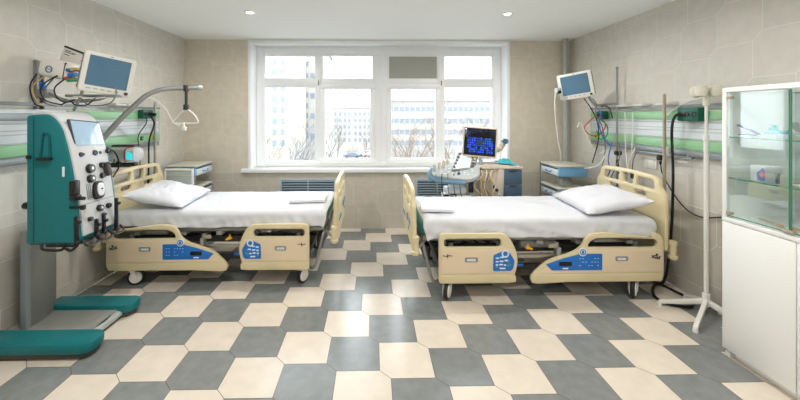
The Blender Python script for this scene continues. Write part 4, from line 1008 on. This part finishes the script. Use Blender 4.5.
# ------------------------------------------------------------------ white drip stand
bx, by = 2.648, 2.745
t = thing('drip_stand', 'tall white drip stand with five splayed feet beside the glass cabinet', 'drip stand', (bx, by, 0))
MB().cyl((bx, by, .10), (bx, by, 1.42), .016, seg=16).build('lower_pole', 'white_metal', t)
MB().cyl((bx, by, 1.40), (bx, by, 1.83), .010, seg=14).cyl((bx, by, 1.38), (bx, by, 1.43), .021, seg=16, bev=.004).build('upper_pole', 'white_metal', t)
MB().cyl((bx, by, .07), (bx, by, .17), .026, seg=18, bev=.004).build('hub', 'white_metal', t)
for k, ang in enumerate((150, 217, 78, 5, 290)):
    a = math.radians(ang); L = (.30, .37, .25, .125, .30)[k]
    d = Vector((math.cos(a), math.sin(a), 0)); n = Vector((-d.y, d.x, 0))
    m = MB(basis((bx, by, 0), d, n, (0, 0, 1)))
    m.plate(rounded([(.0, .115), (.02, .125), (L, .045), (L+.01, .022), (L-.03, .022), (.0, .085)], .008), [], .030, .007, basis((0, 0, 0), (1, 0, 0), (0, 0, 1), (0, -1, 0)))
    lo = m.build('foot_leg', 'white_metal', t)
    m = MB(basis((bx, by, 0), d, n, (0, 0, 1))); m.cyl((L-.005, 0, .0), (L-.005, 0, .03), .020, .016, seg=14, bev=.003); m.build('foot_cap', 'white_metal', lo)
m = MB(); m.cyl((bx, by, 1.66), (bx, by, 1.80), .022, .018, seg=16, bev=.004); m.build('holder_head', 'cup_clear', t)
for ang in (20, 110, 200, 290):
    a = math.radians(ang); d = Vector((math.cos(a), math.sin(a), 0)); cpos = Vector((bx, by, 1.775))+d*.068
    m = MB(); m.lathe([(.008, -.048), (.032, -.038), (.043, -.004), (.038, .030), (.022, .044), (.020, .032), (.032, .020), (.035, -.004), (.026, -.026), (.008, -.034)], cpos); m.box(-.01, .05, -.006, .006, -.006, .006, .002, M=T(bx, by, 1.775) @ RZ(a)); m.build('bottle_cup', 'cup_clear', t)

# ------------------------------------------------------------------ glass cabinet
CX, CB = 2.315, XR-.012; cy0, cy1 = 1.47, 2.29
t = thing('medical_cabinet', 'white medical cabinet with glass doors above and white doors below', 'cabinet', ((CX+CB)/2, (cy0+cy1)/2, 0))
MB().box(CX+.018, CB, cy0, cy1, .05, .905, .004).build('lower_carcass', 'white_lacquer', t)
MB().box(CX+.05, CB-.02, cy0+.03, cy1-.015, .0, .05, .002).box(CX+.012, CX+.05, cy1-.04, cy1-.008, 0, .035, .004).build('plinth', 'white_lacquer', t)
for a, b in ((cy0, 1.878), (1.882, cy1)):
    d = MB().box(CX, CX+.016, a+.001, b-.001, .052, .886, .003).build('door', 'white_lacquer', t)
    yy = b-.05 if b < 2 else a+.05
MB().box(CX-.002, CB, cy0, cy1, .890, .918, .003).build('worktop', 'white_lacquer', t)
m = MB()
m.box(CX, CX+.03, cy0, cy1, 1.735, 1.765, .003); m.box(CB-.03, CB, cy0, cy1, 1.735, 1.765, .003); m.box(CX+.03, CB-.03, cy1-.03, cy1, 1.735, 1.765, .003); m.box(CX+.03, CB-.03, cy0, cy0+.03, 1.735, 1.765, .003); m.box(CX, CX+.025, cy1-.028, cy1, .918, 1.735, .003); m.box(CB-.025, CB, cy1-.028, cy1, .918, 1.735, .003)
m.box(CX, CX+.025, cy0, cy0+.028, .918, 1.735, .003); m.box(CB-.025, CB, cy0, cy0+.028, .918, 1.735, .003); m.build('upper_frame', 'white_lacquer', t)
MB().box(CB-.012, CB, cy0+.02, cy1-.02, .918, 1.735, .001).build('back_panel', 'unit_white', t)
MB().box(CX+.02, CB-.02, cy1-.016, cy1-.008, .918, 1.735).build('side_panel', 'white_lacquer', t)
MB().box(CX+.03, CB-.03, cy0+.03, cy1-.03, 1.752, 1.758).build('top_pane', 'cabinet_glass', t)
MB().box(CX+.02, CB-.02, cy0+.010, cy0+.016, .918, 1.735).build('side_pane', 'cabinet_glass', t)
for k, (a, b) in enumerate(((1.916, cy1-.030), (cy0+.030, 1.908))):
    d = MB().box(CX+.004, CX+.009, a, b, .930, 1.730).build('glass_door', 'cabinet_glass', t)
    e = MB(); w_ = .0018
    ya = a if k == 0 else b
    e.box(CX+.003, CX+.010, ya-w_, ya+w_, .930, 1.730); e.box(CX+.003, CX+.010, a, b, .928, .933); e.build('glass_door_edge', 'glass_edge', d)
    yb = b if k == 0 else a
    h = MB()
    for z in (.95, 1.70): h.box(CX-.004, CX+.014, min(yb, yb+(-.035 if k == 0 else .035)), max(yb, yb+(-.035 if k == 0 else .035)), z-.009, z+.009, .003)
    h.build('hinge_clip', 'bar_beige', d)
MB().box(CX-.010, CX+.012, 1.885, 1.94, .925, .945, .004).build('door_stop', 'bar_beige', t)
for z in (1.172, 1.438):
    s = MB().box(CX+.02, CB-.015, cy0+.02, cy1-.02, z, z+.006).build('shelf', 'cabinet_glass', t)
    MB().box(CX+.017, CX+.021, cy0+.02, cy1-.02, z-.0005, z+.0065).build('shelf_edge', 'glass_edge', s)
# things in the cabinet
def inside(name, label, cat, mb, m, group=None): return tag(mb.build(name, m), label, cat, group)
z2, z1_, z0 = 1.4445, 1.1785, .9185
t = thing('instrument_pack', 'purple and white instrument pack on the top glass shelf', 'instrument pack', (2.45, 2.13, z2))
MB().plate(rounded([(2.35, 2.14), (2.42, 2.14), (2.43, 2.26), (2.36, 2.26)], .01), [], .012, .003, T(0, 0, z2+.0065)).build('sleeve', 'pillow_white', t)
MB().plate(rounded([(-.07, -.014), (.07, -.004), (.07, .012), (-.07, .004)], .003), [], .012, .003, T(2.385, 2.19, z2+.05) @ RZ(math.radians(85)) @ RY(math.radians(-24))).build('flap', 'purple', t)
MB().box(2.355, 2.40, 2.15, 2.23, z2+.013, z2+.020, .003).build('band', 'purple', t)
t = thing('supply_box', 'clear tray with teal instrument on the top glass shelf', 'tray', (2.50, 1.97, z2))
MB().box(2.36, 2.54, 1.90, 2.10, z2, z2+.030, .006).build('tray', 'unit_light', t)
MB().box(2.37, 2.44, 2.0, 2.09, z2+.031, z2+.05, .008).sph((2.40, 2.06, z2+.062), .020, seg=10).build('instrument', 'cyan_cloth', t)
MB().plate(rounded([(1.86, 0), (1.90, .02), (1.93, .06), (1.90, .07), (1.84, .03), (1.80, .03), (1.80, .0)], .008), [], .02, .005, basis((2.40, .05, z2+.031), (0, 1, 0), (0, 0, 1), (1, 0, 0))).build('grip', 'bed_grey', t)
t = thing('medicine_box', 'small white box with blue and pink print on the middle glass shelf', 'box', (2.45, 2.05, z1_))
MB().box(2.38, 2.49, 2.09, 2.175, z1_, z1_+.095, .003).build('carton', 'pillow_white', t)
MB().plate(rounded([(1.99, .005), (2.03, .005), (2.035, .05), (2.0, .085), (1.99, .06)], .004), [], .002, .0005, basis((2.3785, .10, z1_), (0, 1, 0), (0, 0, 1), (-1, 0, 0))).build('blue_print', 'label_blue', t)
MB().plate(rounded([(1.985, .03), (2.01, .02), (2.02, .055), (1.995, .07)], .006), [], .002, .0005, basis((2.377, .10, z1_), (0, 1, 0), (0, 0, 1), (-1, 0, 0))).build('pink_print', 'pink', t)
inside('medicine_vial', 'tiny dark blue capped vial beside the printed white box', 'vial', MB().cyl((2.40, 2.04, z1_), (2.40, 2.04, z1_+.045), .010, seg=14, bev=.002).cyl((2.40, 2.04, z1_+.045), (2.40, 2.04, z1_+.06), .012, seg=14), 'slate_blue')
inside('instrument_tray', 'shallow metal tray on the middle glass shelf near the door seam', 'tray', MB().box(2.37, 2.6, 1.70, 1.95, z1_, z1_+.022, .006), 'steel')
for k, (y, x, a) in enumerate(((2.14, 2.46, 1.3), (2.10, 2.44, 1.1), (2.04, 2.48, .8), (1.98, 2.45, 1.25), (1.92, 2.50, 1.0), (1.86, 2.46, 1.3))):
    m = MB(T(x, y, z0) @ RZ(a)); m.tube([(-.07, 0, .006), (0, .004, .008), (.07, 0, .006)], .005, 6); m.lathe([(.012, -.003), (.018, 0), (.012, .003), (.012, -.003)], (-.085, .0, .006), seg=12)
    inside('surgical_tool', 'small tan instrument lying on the cabinet floor behind the glass door', 'instrument', m, 'tan_wood', 'tan instruments on the cabinet floor')

# ------------------------------------------------------------------ outside, seen through the window
GZ = -9.0
tag(MB().box(-120, 120, 8, 200, GZ-.5, GZ).build('ground', 'ground_pale', smooth=0), 'pale ground of the yard between the buildings outside', 'ground')['kind'] = 'structure'
tag(MB().box(XL-3, XR+3, YB+.30, YB+.6, GZ, -.5).build('wall_facade', 'facade_pale', smooth=0), 'own outside wall under the window', 'wall')['kind'] = 'structure'
def building(label, x0, x1, y, depth, h, m, wins, ww, wh, trims=(), roof=True):
    t = thing('apartment_block', label, 'building', ((x0+x1)/2, y, GZ), group='buildings outside the window')
    MB().box(x0, x1, y, y+depth, GZ, h).build('walls', m, t, smooth=0)
    if roof: MB().box(x0-.3, x1+.3, y-.3, y+depth+.3, h, h+.35).build('roof_slab', 'facade_grey', t, smooth=0)
    proto = None
    for x, z in wins:
        if proto is None:
            proto = MB().box(x-ww/2, x+ww/2, y-.04, y+.02, z-wh/2, z+wh/2).box(x-.05, x+.05, y-.07, y-.02, z-wh/2, z+wh/2).build('window', 'far_window', t, smooth=0); px, pz = x, z
        else:
            c = proto.copy(); col.objects.link(c); c.location = (x-px, 0, z-pz)
    for z0, z1, mm in trims: MB().box(x0-.02, x1+.02, y-.10, y, z0, z1).build('facade_band', mm, t, smooth=0)
    return t
def z_at(py, D): return H+(115.5-py)/352*D
def x_at(px, D): return (px-380)/352*D+.02*D
D = 46
building('tall pale tower block nearest outside the window', x_at(258, D), x_at(289, D), D, 12, 22, 'facade_pale', [(x_at(px, D), z_at(py, D)) for px in (266, 275, 283) for py in (62, 72, 88, 99, 110, 121, 132, 143)], .55, .8)
D = 59
building('white block with two window columns next to the tower outside', x_at(290, D), x_at(324, D), D, 12, z_at(50, D), 'facade_white', [(x_at(px, D), z_at(py, D)) for px in (296, 305.5) for py in (64, 76, 95, 106, 115.5, 125.5, 135.5)] + [(x_at(314, D), z_at(py, D)) for py in (76, 96, 116, 136)], 1.1, .9)
D = 105
building('wide white block with rows of small windows far across the yard', x_at(328, D), x_at(376, D), D, 14, z_at(108.5, D), 'facade_white', [(x_at(331+4.6*k+(1.5 if k > 4 else 0), D), z_at(py, D)) for k in range(10) for py in (114, 120.5, 127, 133.5, 140)], .65, 1.1)
D = 78
building('long low grey block with window bands across the yard', x_at(384, D), x_at(520, D), D, 14, z_at(101, D), 'facade_grey', [(x_at(391+5.4*k, D), z_at(py, D)) for k in range(19) for py in (109, 121, 132, 143)], .9, .95,
         [(z_at(118.5, D), z_at(113, D), 'facade_white'), (z_at(129.5, D), z_at(124.5, D), 'facade_white'), (z_at(140.5, D), z_at(135.5, D), 'facade_white')])
def tree(label, x, y, h, seed, m, thick=1., dens=1.):
    t = thing('bare_tree', label, 'tree', (x, y, GZ), group='bare trees outside')
    rr = random.Random(seed); tr = MB(); br = MB()
    def grow(mb, p, d, L, r, lev):
        n = 3; pts = [p]; q = p.copy(); dd = d.copy()
        for k in range(n):
            dd = (dd+Vector((rr.uniform(-.16, .16), rr.uniform(-.16, .16), rr.uniform(-.02, .14)))).normalized(); q = q+dd*L/n; pts.append(q.copy())
        mb.tube(pts, r, 5 if lev < 2 else 3, 1, taper=r*.55)
        if lev >= 4: return
        for k in range(rr.randint(3, 4) if lev else 6):
            f = rr.uniform(.35, 1.) if lev else .3+.7*k/6
            idx = min(int(f*n), n-1); base = pts[idx].lerp(pts[idx+1], f*n-idx)
            az = rr.uniform(0, 2*PI); sp = rr.uniform(.45, .95)
            nd = (dd+Vector((math.cos(az)*sp, math.sin(az)*sp, rr.uniform(-.1, .35)))).normalized()
            grow(br, base, nd, L*rr.uniform(.48, .68), r*.48, lev+1)
    grow(tr, Vector((x, y, GZ)), Vector((0, 0, 1)), h*.62, h*.011*thick, 0)
    tr.build('trunk', m, t); br.build('branches', m, t, smooth=0)
specs = [(294, 158, 26, 116, 1, 'bark_grey', 'dark bare tree with forked trunk in front of the white block outside'),
         (309, 160, 30, 128, 2, 'bark_grey', 'slender bare grey tree at the edge of the second pane outside'),
         (274, 160, 30, 128, 3, 'bark', 'brownish bare tree in front of the tall tower outside'),
         (341, 160, 44, 128, 4, 'bark', 'round crowned tan tree in front of the far white block'),
         (362, 160, 48, 132, 5, 'bark', 'small bare tree beside the parked car outside'),
         (402, 160, 32, 124, 6, 'bark', 'bare brown tree beside the opening sash in front of the low block'),
         (424, 160, 36, 118, 7, 'bark', 'tall bare brown tree in the middle of the low block facade'),
         (455, 160, 30, 110, 8, 'bark', 'tallest bare brown tree behind the ultrasound screen outside'),
         (484, 160, 36, 104, 9, 'bark', 'bare brown tree at the end of the low block outside'),
         (437, 160, 46, 122, 10, 'bark', 'far bare tree between two taller ones before the low block'),
         (413, 160, 50, 128, 12, 'bark', 'far low bare tree close to the low block wall')]
for px, _, D, ty, sd, m, lab in specs:
    top = z_at(ty, D); tree(lab, x_at(px, D), D, (top-GZ), sd, m, 1.2)
def car(px, D, label, m):
    x = x_at(px, D); t = thing('car', label, 'car', (x, D, GZ), group='parked cars outside')
    pr = rounded([(-2.1, .35), (-2.1, .85), (-1.3, .95), (-.7, 1.45), (.8, 1.45), (1.4, .95), (2.1, .85), (2.1, .35)], .15)
    MB().plate(pr, [], 1.7, .12, basis((x, D, GZ), (1, 0, 0), (0, 0, 1), (0, -1, 0))).build('body', m, t)
    MB().plate(rounded([(-1.1, .97), (-.62, 1.38), (.72, 1.38), (1.2, .97)], .05), [], 1.74, .02, basis((x, D, GZ), (1, 0, 0), (0, 0, 1), (0, -1, 0))).build('side_glass', 'far_window', t)
    for a in (-1.3, 1.3):
        for s in (-.78, .78): MB().cyl((x+a, D+s-.1, GZ+.32), (x+a, D+s+.1, GZ+.32), .32, seg=16).build('wheel', 'black_rubber', t)
car(352, 88, 'pale blue car parked before the far white block', 'car_blue'); car(366, 92, 'white car parked before the far white block', 'white_metal')

# ------------------------------------------------------------------ world, camera
w = bpy.data.worlds.new('World'); bpy.context.scene.world = w; w.use_nodes = True
nt = w.node_tree; bg = nt.nodes['Background']
tc = nt.nodes.new('ShaderNodeTexCoord'); sp = nt.nodes.new('ShaderNodeSeparateXYZ'); nt.links.new(tc.outputs['Generated'], sp.inputs[0])
cr = nt.nodes.new('ShaderNodeValToRGB'); nt.links.new(sp.outputs['Z'], cr.inputs['Fac'])
cr.color_ramp.elements[0].color = (.88, .95, 1, 1); cr.color_ramp.elements[1].color = (.78, .90, 1, 1)
nt.links.new(cr.outputs['Color'], bg.inputs['Color']); bg.inputs['Strength'].default_value = 7.0
cam = bpy.data.cameras.new('camera'); co = bpy.data.objects.new('camera', cam); col.objects.link(co)
co.location = (0, 0, H); co.rotation_euler = (PI/2, 0, -.02)
cam.sensor_width = 36; cam.lens = 352/800*36; cam.shift_x = .025; cam.shift_y = -84.5/800; cam.clip_start = .05; cam.clip_end = 500
sc = bpy.context.scene; sc.camera = co
sc.view_settings.view_transform = 'Standard'; sc.view_settings.look = 'None'; sc.view_settings.gamma = 1; sc.view_settings.exposure = .18
sc.view_settings.use_curve_mapping = False
try:
    sc.cycles.use_denoising = True; sc.cycles.max_bounces = 8; sc.cycles.diffuse_bounces = 5; sc.cycles.transparent_max_bounces = 16
    sc.cycles.sample_clamp_indirect = 6
except Exception: pass
